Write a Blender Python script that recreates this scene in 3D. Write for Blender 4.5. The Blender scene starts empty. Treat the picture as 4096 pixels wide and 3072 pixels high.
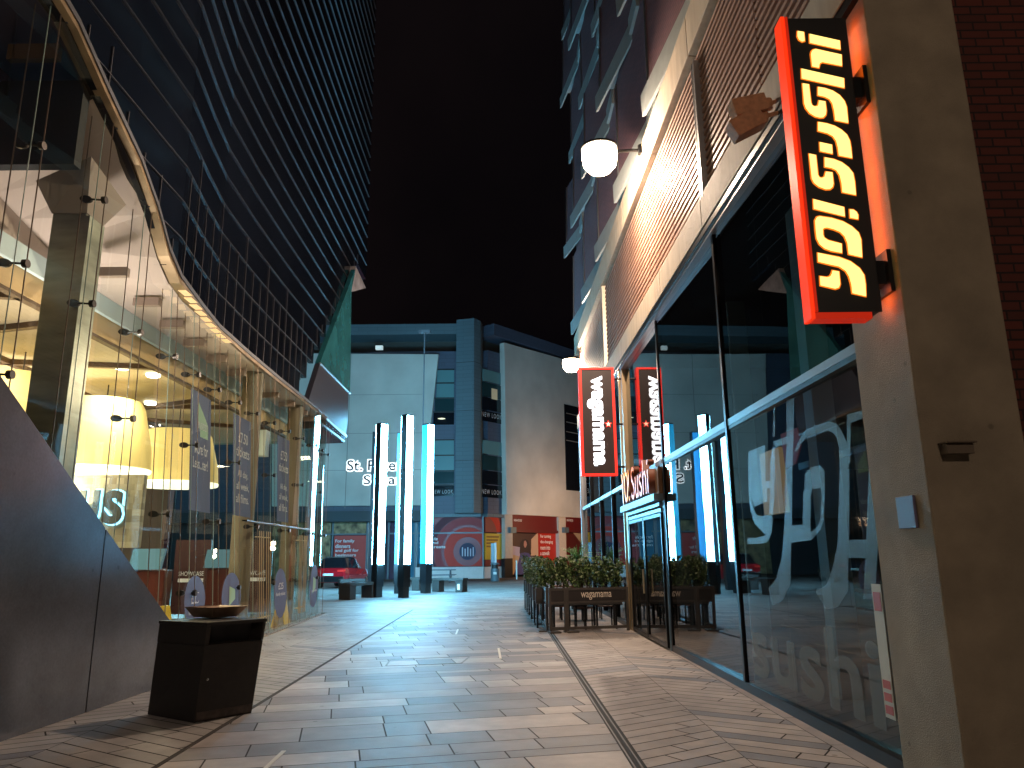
import bpy, bmesh, math, random
from mathutils import Vector, Matrix
random.seed(7)
SC = bpy.context.scene
COL = SC.collection
# ------------------------------------------------------------------ camera
F_PX = 750.0; PITCH = math.atan(173/750.0); ROLL = math.atan(31/3250.0)
EYE = Vector((0, 0, 1.55))
_fw = Vector((0, math.cos(PITCH), math.sin(PITCH))); _u0 = Vector((0, -math.sin(PITCH), math.cos(PITCH))); _r0 = Vector((1, 0, 0))
_up = _u0*math.cos(ROLL) + _r0*math.sin(ROLL); _rt = _r0*math.cos(ROLL) - _u0*math.sin(ROLL)
cam_d = bpy.data.cameras.new('camera'); cam = bpy.data.objects.new('camera', cam_d); COL.objects.link(cam)
cam_d.sensor_width = 36; cam_d.lens = 36*F_PX/1024; cam_d.clip_end = 500; cam_d.clip_start = 0.05
m = Matrix((_rt, _up, -_fw)).transposed().to_4x4(); m.translation = EYE; cam.matrix_world = m
SC.camera = cam
# ------------------------------------------------------------------ world: night sky
W = bpy.data.worlds.new('World'); SC.world = W; W.use_nodes = True
wn = W.node_tree; bg = wn.nodes['Background']
bg.inputs[1].default_value = 0.0075
_tc = wn.nodes.new('ShaderNodeTexCoord'); _nz = wn.nodes.new('ShaderNodeTexNoise'); _nz.inputs['Scale'].default_value = 2.2; _nz.inputs['Detail'].default_value = 5
_cr = wn.nodes.new('ShaderNodeValToRGB'); _cr.color_ramp.elements[0].position = .35; _cr.color_ramp.elements[0].color = (.16,.13,.20,1); _cr.color_ramp.elements[1].position = .75; _cr.color_ramp.elements[1].color = (.62,.42,.46,1)
wn.links.new(_tc.outputs['Generated'], _nz.inputs['Vector']); wn.links.new(_nz.outputs[0], _cr.inputs[0]); wn.links.new(_cr.outputs[0], bg.inputs[0])
SC.view_settings.view_transform = 'Standard'; SC.view_settings.look = 'None'
SC.view_settings.exposure = 0.0; SC.view_settings.gamma = 1.0
SC.render.engine = 'CYCLES'
cy = SC.cycles
cy.max_bounces = 8; cy.glossy_bounces = 5; cy.transparent_max_bounces = 24; cy.diffuse_bounces = 3; cy.transmission_bounces = 4
cy.sample_clamp_indirect = 4.0; cy.sample_clamp_direct = 0; cy.use_denoising = True; cy.caustics_reflective = True

# ------------------------------------------------------------------ pixel -> place helpers (1024x768 photograph pixels onto known planes)
def ray(x, y): return _fw + _rt*((x-512)/F_PX) - _up*((y-384)/F_PX)
def atz(x, y, z=0.0):
    d = ray(x, y); return EYE + d*((z-EYE.z)/d.z)
def atY(x, y, Y):
    d = ray(x, y); return EYE + d*(Y/d.y)
def onv(x, y, p, q):
    n = Vector((q[1]-p[1], -(q[0]-p[0]), 0)); d = ray(x, y)
    return EYE + d*((Vector((p[0], p[1], 0))-EYE).dot(n)/d.dot(n))
def proj(p):
    d = Vector(p)-EYE; z = d.dot(_fw); return 512+F_PX*d.dot(_rt)/z, 384-F_PX*d.dot(_up)/z
def T(x0, y0, s): return lambda x, y: ((x0+x*s)/4.0, (y0+y*s)/4.0)

# ------------------------------------------------------------------ materials
MATS = {}
def lin(c): return tuple(c)
def mat(name, col=(.5,.5,.5), rough=.6, metal=0.0, emit=None, estr=0.0, noise=0.0, nscale=6.0, bump=0.0, bscale=60.0, spec=None, attr=False, trans=None, coat=0.0, stretch=None, stain=0.0):
    if name in MATS: return MATS[name]
    M = bpy.data.materials.new(name); M.use_nodes = True; nt = M.node_tree; b = nt.nodes['Principled BSDF']
    b.inputs['Roughness'].default_value = rough; b.inputs['Metallic'].default_value = metal
    if spec is not None: b.inputs['Specular IOR Level'].default_value = spec
    if coat: b.inputs['Coat Weight'].default_value = coat
    tc = nt.nodes.new('ShaderNodeTexCoord'); src = tc.outputs['Object']
    if stretch:
        mp = nt.nodes.new('ShaderNodeMapping'); mp.inputs['Scale'].default_value = stretch
        nt.links.new(src, mp.inputs[0]); src = mp.outputs[0]
    if noise > 0 or attr:
        n = nt.nodes.new('ShaderNodeTexNoise'); n.inputs['Scale'].default_value = nscale; n.inputs['Detail'].default_value = 6
        nt.links.new(src, n.inputs['Vector'])
        mr = nt.nodes.new('ShaderNodeMapRange'); mr.inputs['From Min'].default_value = .3; mr.inputs['From Max'].default_value = .7
        mr.inputs['To Min'].default_value = 1-noise; mr.inputs['To Max'].default_value = 1+noise
        nt.links.new(n.outputs[0], mr.inputs[0])
        mx = nt.nodes.new('ShaderNodeVectorMath'); mx.operation = 'SCALE'
        if attr:
            a = nt.nodes.new('ShaderNodeAttribute'); a.attribute_name = 'tint'; nt.links.new(a.outputs['Color'], mx.inputs[0])
        else: mx.inputs[0].default_value = col[:3]
        fac = mr.outputs[0]
        if stain:      # broad grime plus small dark spots
            n3 = nt.nodes.new('ShaderNodeTexNoise'); n3.inputs['Scale'].default_value = .9; n3.inputs['Detail'].default_value = 8; n3.inputs['Roughness'].default_value = .65; nt.links.new(tc.outputs['Object'], n3.inputs['Vector'])
            r3 = nt.nodes.new('ShaderNodeMapRange'); r3.inputs['From Min'].default_value = .35; r3.inputs['From Max'].default_value = .65; r3.inputs['To Min'].default_value = 1-stain; r3.inputs['To Max'].default_value = 1+stain*.5; nt.links.new(n3.outputs[0], r3.inputs[0])
            vo = nt.nodes.new('ShaderNodeTexVoronoi'); vo.inputs['Scale'].default_value = 2.6; nt.links.new(tc.outputs['Object'], vo.inputs['Vector'])
            r4 = nt.nodes.new('ShaderNodeMapRange'); r4.inputs['From Min'].default_value = .045; r4.inputs['From Max'].default_value = .075; r4.inputs['To Min'].default_value = 1-stain*1.6; r4.inputs['To Max'].default_value = 1; nt.links.new(vo.outputs['Distance'], r4.inputs[0])
            m1 = nt.nodes.new('ShaderNodeMath'); m1.operation = 'MULTIPLY'; nt.links.new(fac, m1.inputs[0]); nt.links.new(r3.outputs[0], m1.inputs[1])
            m2 = nt.nodes.new('ShaderNodeMath'); m2.operation = 'MULTIPLY'; nt.links.new(m1.outputs[0], m2.inputs[0]); nt.links.new(r4.outputs[0], m2.inputs[1]); fac = m2.outputs[0]
        nt.links.new(fac, mx.inputs['Scale']); nt.links.new(mx.outputs[0], b.inputs['Base Color'])
        mr2 = nt.nodes.new('ShaderNodeMapRange'); mr2.inputs['To Min'].default_value = max(.02, rough*.8); mr2.inputs['To Max'].default_value = min(1, rough*1.2)
        nt.links.new(n.outputs[0], mr2.inputs[0]); nt.links.new(mr2.outputs[0], b.inputs['Roughness'])
    else: b.inputs['Base Color'].default_value = (*col[:3], 1)
    if bump > 0:
        n2 = nt.nodes.new('ShaderNodeTexNoise'); n2.inputs['Scale'].default_value = bscale; n2.inputs['Detail'].default_value = 4
        nt.links.new(src, n2.inputs['Vector'])
        bp = nt.nodes.new('ShaderNodeBump'); bp.inputs['Strength'].default_value = bump; bp.inputs['Distance'].default_value = .02
        nt.links.new(n2.outputs[0], bp.inputs['Height']); nt.links.new(bp.outputs[0], b.inputs['Normal'])
    if emit:
        b.inputs['Emission Color'].default_value = (*emit, 1); b.inputs['Emission Strength'].default_value = estr
    MATS[name] = M; return M
def glass(name, tint=(.86,.93,.9), ior=1.5, rough=0.0, refl=1.0, wave=0.0):
    M = bpy.data.materials.new(name); M.use_nodes = True; nt = M.node_tree; nt.nodes.clear()
    o = nt.nodes.new('ShaderNodeOutputMaterial'); mx = nt.nodes.new('ShaderNodeMixShader')
    t = nt.nodes.new('ShaderNodeBsdfTransparent'); t.inputs[0].default_value = (*tint, 1)
    g = nt.nodes.new('ShaderNodeBsdfGlossy'); g.inputs['Roughness'].default_value = rough; g.inputs['Color'].default_value = (refl, refl, refl, 1)
    f = nt.nodes.new('ShaderNodeFresnel')
    ge = nt.nodes.new('ShaderNodeNewGeometry'); ma = nt.nodes.new('ShaderNodeMapRange')     # same reflection from both sides of the sheet
    ma.inputs['To Min'].default_value = ior; ma.inputs['To Max'].default_value = 1.0/ior
    nt.links.new(ge.outputs['Backfacing'], ma.inputs[0]); nt.links.new(ma.outputs[0], f.inputs[0])
    if wave:
        tc = nt.nodes.new('ShaderNodeTexCoord'); n = nt.nodes.new('ShaderNodeTexNoise'); n.inputs['Scale'].default_value = .9; n.inputs['Detail'].default_value = 1
        nt.links.new(tc.outputs['Object'], n.inputs['Vector'])
        bp = nt.nodes.new('ShaderNodeBump'); bp.inputs['Strength'].default_value = wave; bp.inputs['Distance'].default_value = .02
        nt.links.new(n.outputs[0], bp.inputs['Height']); nt.links.new(bp.outputs[0], g.inputs['Normal'])
    nt.links.new(f.outputs[0], mx.inputs[0]); nt.links.new(t.outputs[0], mx.inputs[1]); nt.links.new(g.outputs[0], mx.inputs[2]); nt.links.new(mx.outputs[0], o.inputs[0])
    MATS[name] = M; return M
def film(name, col, alpha):
    M = bpy.data.materials.new(name); M.use_nodes = True; b = M.node_tree.nodes['Principled BSDF']
    b.inputs['Base Color'].default_value = (*col, 1); b.inputs['Roughness'].default_value = .35; b.inputs['Alpha'].default_value = alpha
    MATS[name] = M; return M

concrete = mat('pale concrete', (.42,.36,.29), .8, noise=.14, nscale=2.2, bump=.25, bscale=90)
def streaky(name, col, rough=.75):
    M = mat(name, col, rough, noise=.16, nscale=3.0, bump=.15, bscale=80, stretch=(2.5, 2.5, .35)); return M
lintel_m = streaky('streaked concrete', (.37,.30,.215))
pillar_m = mat('pillar render', (.31,.26,.19), .85, stain=.22, noise=.16, nscale=2.6, bump=.35, bscale=120)
dark_metal = mat('dark metal', (.015,.016,.018), .35, .6)
black = mat('black paint', (.01,.01,.011), .45)
black_rough = mat('black stone', (.022,.019,.017), .6, noise=.25, nscale=14, bump=.1)
steel = mat('brushed steel', (.55,.55,.52), .28, 1.0, noise=.1, nscale=8, stretch=(1,1,12))
alu = mat('aluminium frame', (.5,.52,.55), .35, .9)
brass = mat('brass tube', (.75,.62,.42), .3, .9)
grey_clad = mat('grey metal cladding', (.15,.17,.21), .17, .5, stain=.25, noise=.10, nscale=40, bump=.03, bscale=200)
white_paint = mat('white paint', (.7,.68,.66), .6, noise=.05)
char_clad = None
G_R = glass('shop glass', (.42,.52,.56), 1.75, 0.004, .95, .05)
G_L = glass('cinema glass', (.93,.98,.93), 1.48, 0.0, .9, .05)
G_plain = glass('clear glass', (.85,.92,.92), 1.45, 0.01)
G_dark = mat('dark window glass', (.006,.008,.010), .06, 0.0, spec=.8)

# ------------------------------------------------------------------ mesh builder
class MB:
    def __init__(s): s.v = []; s.f = []; s.mi = []; s.tint = []
    def face(s, pts, m=0, tint=None):
        n = len(s.v); s.v += [tuple(p) for p in pts]; s.f.append(tuple(range(n, n+len(pts)))); s.mi.append(m); s.tint.append(tint)
    def hexa(s, c, m=0):      # c: 8 points, 0-3 bottom ring, 4-7 top ring
        n = len(s.v); s.v += [tuple(p) for p in c]
        for f in ((3,2,1,0),(4,5,6,7),(0,1,5,4),(1,2,6,5),(2,3,7,6),(3,0,4,7)):
            s.f.append(tuple(n+i for i in f)); s.mi.append(m); s.tint.append(None)
        return s
    def box(s, x0,x1,y0,y1,z0,z1, m=0): return s.hexa([(x0,y0,z0),(x1,y0,z0),(x1,y1,z0),(x0,y1,z0),(x0,y0,z1),(x1,y0,z1),(x1,y1,z1),(x0,y1,z1)], m)
    def fbox(s, fn, a0,a1,z0,z1,d0,d1, m=0):
        return s.hexa([fn(a0,z0,d0),fn(a1,z0,d0),fn(a1,z0,d1),fn(a0,z0,d1),fn(a0,z1,d0),fn(a1,z1,d0),fn(a1,z1,d1),fn(a0,z1,d1)], m)
    def prism(s, pts, off, m=0):     # pts: 3D polygon, off: Vector thickness
        n = len(s.v); k = len(pts); off = Vector(off)
        s.v += [tuple(p) for p in pts] + [tuple(Vector(p)+off) for p in pts]
        s.f.append(tuple(range(n, n+k))); s.f.append(tuple(range(n+2*k-1, n+k-1, -1)))
        for i in range(k):
            j = (i+1) % k; s.f.append((n+j, n+i, n+k+i, n+k+j))
        s.mi += [m]*(k+2); s.tint += [None]*(k+2); return s
    def tube(s, p, q, r, m=0, seg=10, r2=None):
        p = Vector(p); q = Vector(q); r2 = r if r2 is None else r2; d = (q-p).normalized()
        a = d.orthogonal().normalized(); b = d.cross(a); n = len(s.v)
        for c, rr in ((p, r), (q, r2)):
            for i in range(seg):
                t = 2*math.pi*i/seg; s.v.append(tuple(c + a*math.cos(t)*rr + b*math.sin(t)*rr))
        for i in range(seg):
            j = (i+1) % seg; s.f.append((n+i, n+j, n+seg+j, n+seg+i)); s.mi.append(m); s.tint.append(None)
        s.f.append(tuple(n+i for i in range(seg-1,-1,-1))); s.f.append(tuple(n+seg+i for i in range(seg))); s.mi += [m,m]; s.tint += [None,None]; return s
    def lathe(s, c, prof, seg=24, m=0, cap=True):    # prof [(r,z)...]
        n = len(s.v); c = Vector(c)
        for r, z in prof:
            for i in range(seg):
                t = 2*math.pi*i/seg; s.v.append((c.x+r*math.cos(t), c.y+r*math.sin(t), c.z+z))
        for k in range(len(prof)-1):
            for i in range(seg):
                j = (i+1) % seg; s.f.append((n+k*seg+i, n+k*seg+j, n+(k+1)*seg+j, n+(k+1)*seg+i)); s.mi.append(m); s.tint.append(None)
        if cap:
            s.f.append(tuple(n+i for i in range(seg-1,-1,-1))); s.f.append(tuple(n+(len(prof)-1)*seg+i for i in range(seg))); s.mi += [m,m]; s.tint += [None,None]
        return s
    def sweep(s, pts, z0, z1, o0, o1, m=0):    # pts 2D polyline, offset to the +x side
        P = []
        for i, p in enumerate(pts):
            a = Vector(pts[max(0, i-1)]); b = Vector(pts[min(len(pts)-1, i+1)]); d = (b-a).normalized(); nrm = Vector((d.y, -d.x)); P.append((Vector(p), nrm))
        for (p, n0), (q, n1) in zip(P[:-1], P[1:]):
            a = p+n0*o0; b = q+n1*o0; c = q+n1*o1; e = p+n0*o1
            s.hexa([(a.x,a.y,z0),(e.x,e.y,z0),(c.x,c.y,z0),(b.x,b.y,z0),(a.x,a.y,z1),(e.x,e.y,z1),(c.x,c.y,z1),(b.x,b.y,z1)], m)
        return s
    def build(s, name, mats, parent=None, smooth=False, bevel=0.0, loc=None):
        me = bpy.data.meshes.new(name)
        off = Vector(loc) if loc is not None else Vector((0,0,0))
        me.from_pydata([tuple(Vector(v)-off) for v in s.v], [], s.f)
        if not isinstance(mats, (list, tuple)): mats = [mats]
        for mm in mats: me.materials.append(mm)
        me.polygons.foreach_set('material_index', s.mi)
        if any(t is not None for t in s.tint):
            at = me.color_attributes.new('tint', 'FLOAT_COLOR', 'CORNER')
            for p, t in zip(me.polygons, s.tint):
                for li in p.loop_indices: at.data[li].color = (*(t or (.3,.3,.3)), 1)
        bm = bmesh.new(); bm.from_mesh(me); bmesh.ops.recalc_face_normals(bm, faces=bm.faces); bm.to_mesh(me); bm.free()
        if smooth: me.polygons.foreach_set('use_smooth', [True]*len(me.polygons)); 
        me.update()
        o = bpy.data.objects.new(name, me); COL.objects.link(o); o.location = off
        if parent is not None: o.parent = parent; o.matrix_parent_inverse = parent.matrix_basis.inverted()
        if bevel:
            b = o.modifiers.new('bevel', 'BEVEL'); b.width = bevel; b.segments = 2; b.limit_method = 'ANGLE'
        if smooth:
            try: me.set_sharp_from_angle(angle=math.radians(40))
            except Exception: pass
        return o
def tag(o, label=None, cat=None, group=None, kind=None):
    if label: o['label'] = label
    if cat: o['category'] = cat
    if group: o['group'] = group
    if kind: o['kind'] = kind
    return o
def thing(name, loc, label, cat, group=None, rz=0):
    o = bpy.data.objects.new(name, None); COL.objects.link(o); o.location = loc; o.rotation_euler = (0,0,rz); o.empty_display_size = .1
    bpy.context.view_layer.update() if False else None
    return tag(o, label, cat, group)
def light(name, kind, loc, energy, col, size=.2, parent=None, target=None, spot=None):
    d = bpy.data.lights.new(name, kind); d.energy = energy; d.color = col
    if kind in ('POINT', 'SPOT'): d.shadow_soft_size = size
    if kind == 'AREA': d.size = size
    if spot: d.spot_size = math.radians(spot); d.spot_blend = .6
    o = bpy.data.objects.new(name, d); COL.objects.link(o); o.location = loc
    if target is not None: o.rotation_euler = (Vector(target)-Vector(loc)).to_track_quat('-Z', 'Y').to_euler()
    if parent is not None: o.parent = parent; o.matrix_parent_inverse = parent.matrix_basis.inverted()
    return o
def text(name, s, fn, u0, u1, v0, v1, m, parent=None, depth=.0, bold=0.0, d=0.0, spacing=1.0):
    """letters fitted to the rectangle u0..u1, v0..v1 of the surface fn(u, v, d)"""
    c = bpy.data.curves.new(name, 'FONT'); c.body = s; c.size = 1; c.offset = bold; c.space_line = .95; c.space_character = spacing
    c.extrude = .5 if depth else 0.0; c.resolution_u = 4
    t = bpy.data.objects.new(name, c); me = bpy.data.meshes.new_from_object(t); bpy.data.objects.remove(t)
    xs = [v.co.x for v in me.vertices]; ys = [v.co.y for v in me.vertices]
    a, b, e, f = min(xs), max(xs), min(ys), max(ys)
    for v in me.vertices:
        uu = u0+(v.co.x-a)/(b-a)*(u1-u0); vv = v0+(v.co.y-e)/(f-e)*(v1-v0)
        v.co = fn(uu, vv, d + ((v.co.z+.5)*depth if depth else 0.0))
    me.materials.clear(); me.materials.append(m); me.name = name
    o = bpy.data.objects.new(name, me); COL.objects.link(o)
    if parent is not None: o.parent = parent; o.matrix_parent_inverse = parent.matrix_basis.inverted()
    return o
# ================================================================== GROUND
def ground_mat():
    M = bpy.data.materials.new('square paving'); M.use_nodes = True; nt = M.node_tree; b = nt.nodes['Principled BSDF']
    tc = nt.nodes.new('ShaderNodeTexCoord'); mp = nt.nodes.new('ShaderNodeMapping'); mp.inputs['Rotation'].default_value = (0,0,.2)
    br = nt.nodes.new('ShaderNodeTexBrick'); br.inputs['Color1'].default_value = (.34,.32,.30,1); br.inputs['Color2'].default_value = (.19,.18,.175,1); br.inputs['Mortar'].default_value = (.06,.055,.05,1)
    br.inputs['Scale'].default_value = 1.0; br.inputs['Brick Width'].default_value = .9; br.inputs['Row Height'].default_value = .42; br.inputs['Mortar Size'].default_value = .008; br.offset = .37
    n = nt.nodes.new('ShaderNodeTexNoise'); n.inputs['Scale'].default_value = .35; n.inputs['Detail'].default_value = 6
    mr = nt.nodes.new('ShaderNodeMapRange'); mr.inputs['To Min'].default_value = .6; mr.inputs['To Max'].default_value = 1.35
    mx = nt.nodes.new('ShaderNodeVectorMath'); mx.operation = 'SCALE'
    nt.links.new(tc.outputs['Object'], mp.inputs[0]); nt.links.new(mp.outputs[0], br.inputs[0]); nt.links.new(tc.outputs['Object'], n.inputs[0])
    nt.links.new(n.outputs[0], mr.inputs[0]); nt.links.new(br.outputs[0], mx.inputs[0]); nt.links.new(mr.outputs[0], mx.inputs['Scale']); nt.links.new(mx.outputs[0], b.inputs['Base Color'])
    mr2 = nt.nodes.new('ShaderNodeMapRange'); mr2.inputs['To Min'].default_value = .42; mr2.inputs['To Max'].default_value = .7
    nt.links.new(n.outputs[0], mr2.inputs[0]); nt.links.new(mr2.outputs[0], b.inputs['Roughness'])
    return M
g = MB(); g.face([(-160,-30,-.016),(160,-30,-.016),(160,220,-.016),(-160,220,-.016)])
tag(g.build('ground', ground_mat()), kind='structure')
slab_m = mat('granite slab', rough=.56, spec=.5, attr=True, stain=.26, noise=.14, nscale=4, bump=.2, bscale=140)
joint_m = mat('joint sand', (.036,.032,.03), .9)
dull_steel = mat('dull steel', (.16,.155,.15), .6, .4)
def clip(poly, fn):      # keep the part of the 2D polygon where fn(p) >= 0
    out = []
    for i in range(len(poly)):
        a, b = poly[i], poly[(i+1) % len(poly)]; fa, fb = fn(a), fn(b)
        if fa >= 0: out.append(a)
        if (fa >= 0) != (fb >= 0):
            t = fa/(fa-fb); out.append((a[0]+(b[0]-a[0])*t, a[1]+(b[1]-a[1])*t))
    return out
XL = lambda y: -2.80-.0195*(y-8)      # left edge of the long slabs
XR = lambda y: .895-.0165*(y-8)       # drain line
def stone(base, var=.25):
    k = 1+random.uniform(-var, var); m_ = .245; base = [m_+(c-m_)*.74 for c in base]; return (base[0]*k*1.03, base[1]*k*1.07, base[2]*k*1.16)
TONES = [(.33,.275,.235),(.36,.31,.27),(.145,.135,.135),(.17,.155,.15),(.24,.21,.19),(.29,.235,.20),(.40,.34,.29),(.12,.115,.12)]
# --- bed sheet
b = MB(); b.face([(-9,2,-.008),(3.0,2,-.008),(3.0,24.3,-.008),(-9,21.9,-.008)]); tag(b.build('paving_bed', joint_m), kind='structure')
# --- long slabs in rows across the lane, turned about eleven degrees
s = MB(); A = math.radians(12.8); ca, sa = math.cos(A), math.sin(A)
def w2(u, v): return (u*ca - v*sa, u*sa + v*ca)
v = -1.0; heights = [.5,.36,.22,.46,.56,.3,.42,.18,.5,.36]; i = 0
while v < 30:
    h = heights[(i*7+i//3) % len(heights)]; i += 1; u = -9+random.random()
    while u < 8:
        L = random.choice([.4,.55,.75,.95,1.2,1.5]); g_ = .007
        poly = [w2(u+g_, v+g_), w2(u+L-g_, v+g_), w2(u+L-g_, v+h-g_), w2(u+g_, v+h-g_)]
        for fn in (lambda p: p[0]-XL(p[1])-.02, lambda p: XR(p[1])-.05-p[0], lambda p: p[1]-2.2, lambda p: 23.8+ (p[0])*.2-p[1]):
            if len(poly) > 2: poly = clip(poly, fn)
        if len(poly) > 2:
            s.face([(x, y, 0) for x, y in poly], 0, stone(random.choice(TONES), .14))
        u += L
    v += h
tag(s.build('slab_paving', slab_m), kind='structure')
# --- herringbone strips each side
def chevron(name, xa, xb, y0, y1, bands, base, flip=1, pw=.2):
    s = MB()
    for k in range(bands):
        fa = lambda y, k=k: xa(y)+(xb(y)-xa(y))*k/bands
        fb = lambda y, k=k: xa(y)+(xb(y)-xa(y))*(k+1)/bands
        sg = flip*(1 if k % 2 == 0 else -1); ang = math.radians(33)*sg; c_, s_ = math.cos(ang), math.sin(ang)
        n = int((y1-y0)/pw)+14
        for j in range(-8, n):
            yy = y0+j*pw/math.cos(ang); x0 = fa(y0)-.6; dark = random.random() < .09
            t0 = -1.0
            for seg_ in range(6):
                L = random.uniform(.9, 1.5); t1 = t0+L
                def P(t, w): return (x0+t*c_-w*s_, yy+t*s_+w*c_)
                gp = .0075
                poly = [P(t0+gp, gp), P(t1-gp, gp), P(t1-gp, pw-gp), P(t0+gp, pw-gp)]
                t0 = t1
                for fn in (lambda p: p[0]-fa(p[1])-.003, lambda p: fb(p[1])-.003-p[0], lambda p: p[1]-y0, lambda p: 23.7+p[0]*.2-p[1]):
                    if len(poly) > 2: poly = clip(poly, fn)
                if len(poly) > 2:
                    tb = (.15,.14,.145) if (dark and random.random() < .8) else base
                    s.face([(x, y, 0) for x, y in poly], 0, stone(tb, .10))
    return tag(s.build(name, slab_m), kind='structure')
chevron('herringbone_paving', lambda y: XR(y)+.06, lambda y: 2.61-.006*(y-8), 2.2, 24, 2, (.34,.275,.225))
chevron('herringbone_paving', lambda y: -8.6, lambda y: XL(y)-.03, 2.2, 24, 5, (.30,.265,.225), -1)
# granite margin under the shopfront, drain slot
RX = lambda s_, d=0.0: 2.931-.0198*s_-d
s = MB()
y = 2.2
while y < 23.4:
    L = random.uniform(.7, 1.1)
    s.face([(2.615-.006*(y-8),y+.004,0),(RX(y)-.02,y+.004,0),(RX(y+L)-.02,y+L-.004,0),(2.615-.006*(y+L-8),y+L-.004,0)], 0, stone((.30,.235,.19), .12)); y += L
tag(s.build('margin_paving', slab_m), kind='structure')
s = MB()
for dx in (-.035, .02):
    s.hexa([(XR(2.2)+dx,2.2,-.006),(XR(2.2)+dx+.014,2.2,-.006),(XR(24)+dx+.014,24,-.006),(XR(24)+dx,24,-.006),(XR(2.2)+dx,2.2,.002),(XR(2.2)+dx+.014,2.2,.002),(XR(24)+dx+.014,24,.002),(XR(24)+dx,24,.002)])
tag(s.build('slot_drain', dull_steel), kind='structure')
s = MB()   # left edge joint
s.hexa([(XL(2.2)-.022,2.2,-.004),(XL(2.2)+.012,2.2,-.004),(XL(24)+.012,24,-.004),(XL(24)-.022,24,-.004),(XL(2.2)-.022,2.2,.001),(XL(2.2)+.012,2.2,.001),(XL(24)+.012,24,.001),(XL(24)-.022,24,.001)])
tag(s.build('edge_joint', joint_m), kind='structure')
s = MB()   # short pale inlaid strips
for (xa, ya), (xb, yb) in (((-.28,13.8),(-.22,12.4)),((-1.25,17.4),(-1.21,16.3)),((-1.92,6.74),(-1.9,6.1))):
    s.hexa([(xa-.018,ya,-.004),(xa+.018,ya,-.004),(xb+.018,yb,-.004),(xb-.018,yb,-.004),(xa-.018,ya,.004),(xa+.018,ya,.004),(xb+.018,yb,.004),(xb-.018,yb,.004)])
tag(s.build('inlay_strip', mat('worn pale inlay', (.62,.58,.5), .5)), kind='structure')
s = MB()   # access cover frame
p = [(-1.95,12.45),(-.72,12.72),(-.80,11.95),(-1.9,11.72)]
for i in range(4):
    a = Vector((*p[i],0)); c = Vector((*p[(i+1)%4],0)); d = (c-a).normalized(); q = Vector((d.y,-d.x,0))*.014
    s.hexa([a-q-Vector((0,0,.004)),a+q-Vector((0,0,.004)),c+q-Vector((0,0,.004)),c-q-Vector((0,0,.004)),a-q+Vector((0,0,.003)),a+q+Vector((0,0,.003)),c+q+Vector((0,0,.003)),c-q+Vector((0,0,.003))])
tag(s.build('access_cover', dull_steel), kind='structure')
# ================================================================== RIGHT-HAND BUILDING
def R(s_, z, d): return Vector((2.931-.0198*s_-d, s_, z))
ra, rb = (2.931-.0198*20, 20), (2.931-.0198*6, 6)
def Rpx(x, y, d=0.0):
    p = onv(x, y, (ra[0]-d, ra[1]), (rb[0]-d, rb[1])); return p.y, p.z
RB = thing('restaurant_building', (2.9, 12, 0), 'building with tall dark shop windows, ribbed louvre band and concrete trim', 'building')
# pillar and brick return
pb = MB(); pb.fbox(R, 5.02, 5.80, 0, 15, -.62, .07); pb.build('pillar', pillar_m, RB, bevel=.012)
mb = MB()
mb.fbox(R, 5.32, 5.40, 0, 15, -7, -.63)
def brick_mat(name, c1, c2, mo, sc=1.0, rot=None):
    M = bpy.data.materials.new(name); M.use_nodes = True; nt = M.node_tree; b = nt.nodes['Principled BSDF']
    tc = nt.nodes.new('ShaderNodeTexCoord'); sx = nt.nodes.new('ShaderNodeSeparateXYZ'); cb = nt.nodes.new('ShaderNodeCombineXYZ'); ad = nt.nodes.new('ShaderNodeMath'); ad.operation = 'ADD'
    nt.links.new(tc.outputs['Object'], sx.inputs[0]); nt.links.new(sx.outputs[0], ad.inputs[0]); nt.links.new(sx.outputs[1], ad.inputs[1]); nt.links.new(ad.outputs[0], cb.inputs[0]); nt.links.new(sx.outputs[2], cb.inputs[1])
    br = nt.nodes.new('ShaderNodeTexBrick'); br.inputs['Color1'].default_value = (*c1,1); br.inputs['Color2'].default_value = (*c2,1); br.inputs['Mortar'].default_value = (*mo,1)
    br.inputs['Scale'].default_value = sc; br.inputs['Brick Width'].default_value = .225; br.inputs['Row Height'].default_value = .075; br.inputs['Mortar Size'].default_value = .008
    nt.links.new(cb.outputs[0], br.inputs[0]); nt.links.new(br.outputs[0], b.inputs['Base Color']); b.inputs['Roughness'].default_value = .8
    bp = nt.nodes.new('ShaderNodeBump'); bp.inputs['Strength'].default_value = .6; bp.inputs['Distance'].default_value = .01; bp.invert = True
    nt.links.new(br.outputs[1], bp.inputs['Height']); nt.links.new(bp.outputs[0], b.inputs['Normal']); return M
brick = brick_mat('dark red brick', (.12,.024,.016), (.075,.018,.013), (.02,.008,.008))
mb.build('brick_wall', brick, RB)
# kerb and window frame
for _a, _c in ((5.74, 13.15), (17.45, 26)):
    k = MB(); k.fbox(R, _a, _c, 0, .10, -.12, .05); k.build('window_sill', dark_metal, RB)
mull = [5.80, 9.34, 13.08]
def mullion(s0, s1, z0, z1, d0=-.05, d1=.06, name='mullion', m=dark_metal):
    q = MB(); q.fbox(R, s0, s1, z0, z1, d0, d1); return q.build(name, m, RB)
for s_ in (5.77, 9.34, 13.08): mullion(s_-.035, s_+.035, .10, 5.80)
for s_ in (16.78,): mullion(s_-.09, s_+.10, 0, 5.80, -.1, .09, 'column_casing', mat('bronze casing', (.42,.32,.2), .4, .6))
mullion(17.0, 17.06, 0, 5.8, -.02, .12, 'downpipe', brass)
for s_ in (19.2, 21.4, 23.6): mullion(s_-.03, s_+.03, .1, 5.8)
mullion(25.9, 26.05, 0, 5.85, -.06, .10, 'corner_post', alu)
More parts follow.
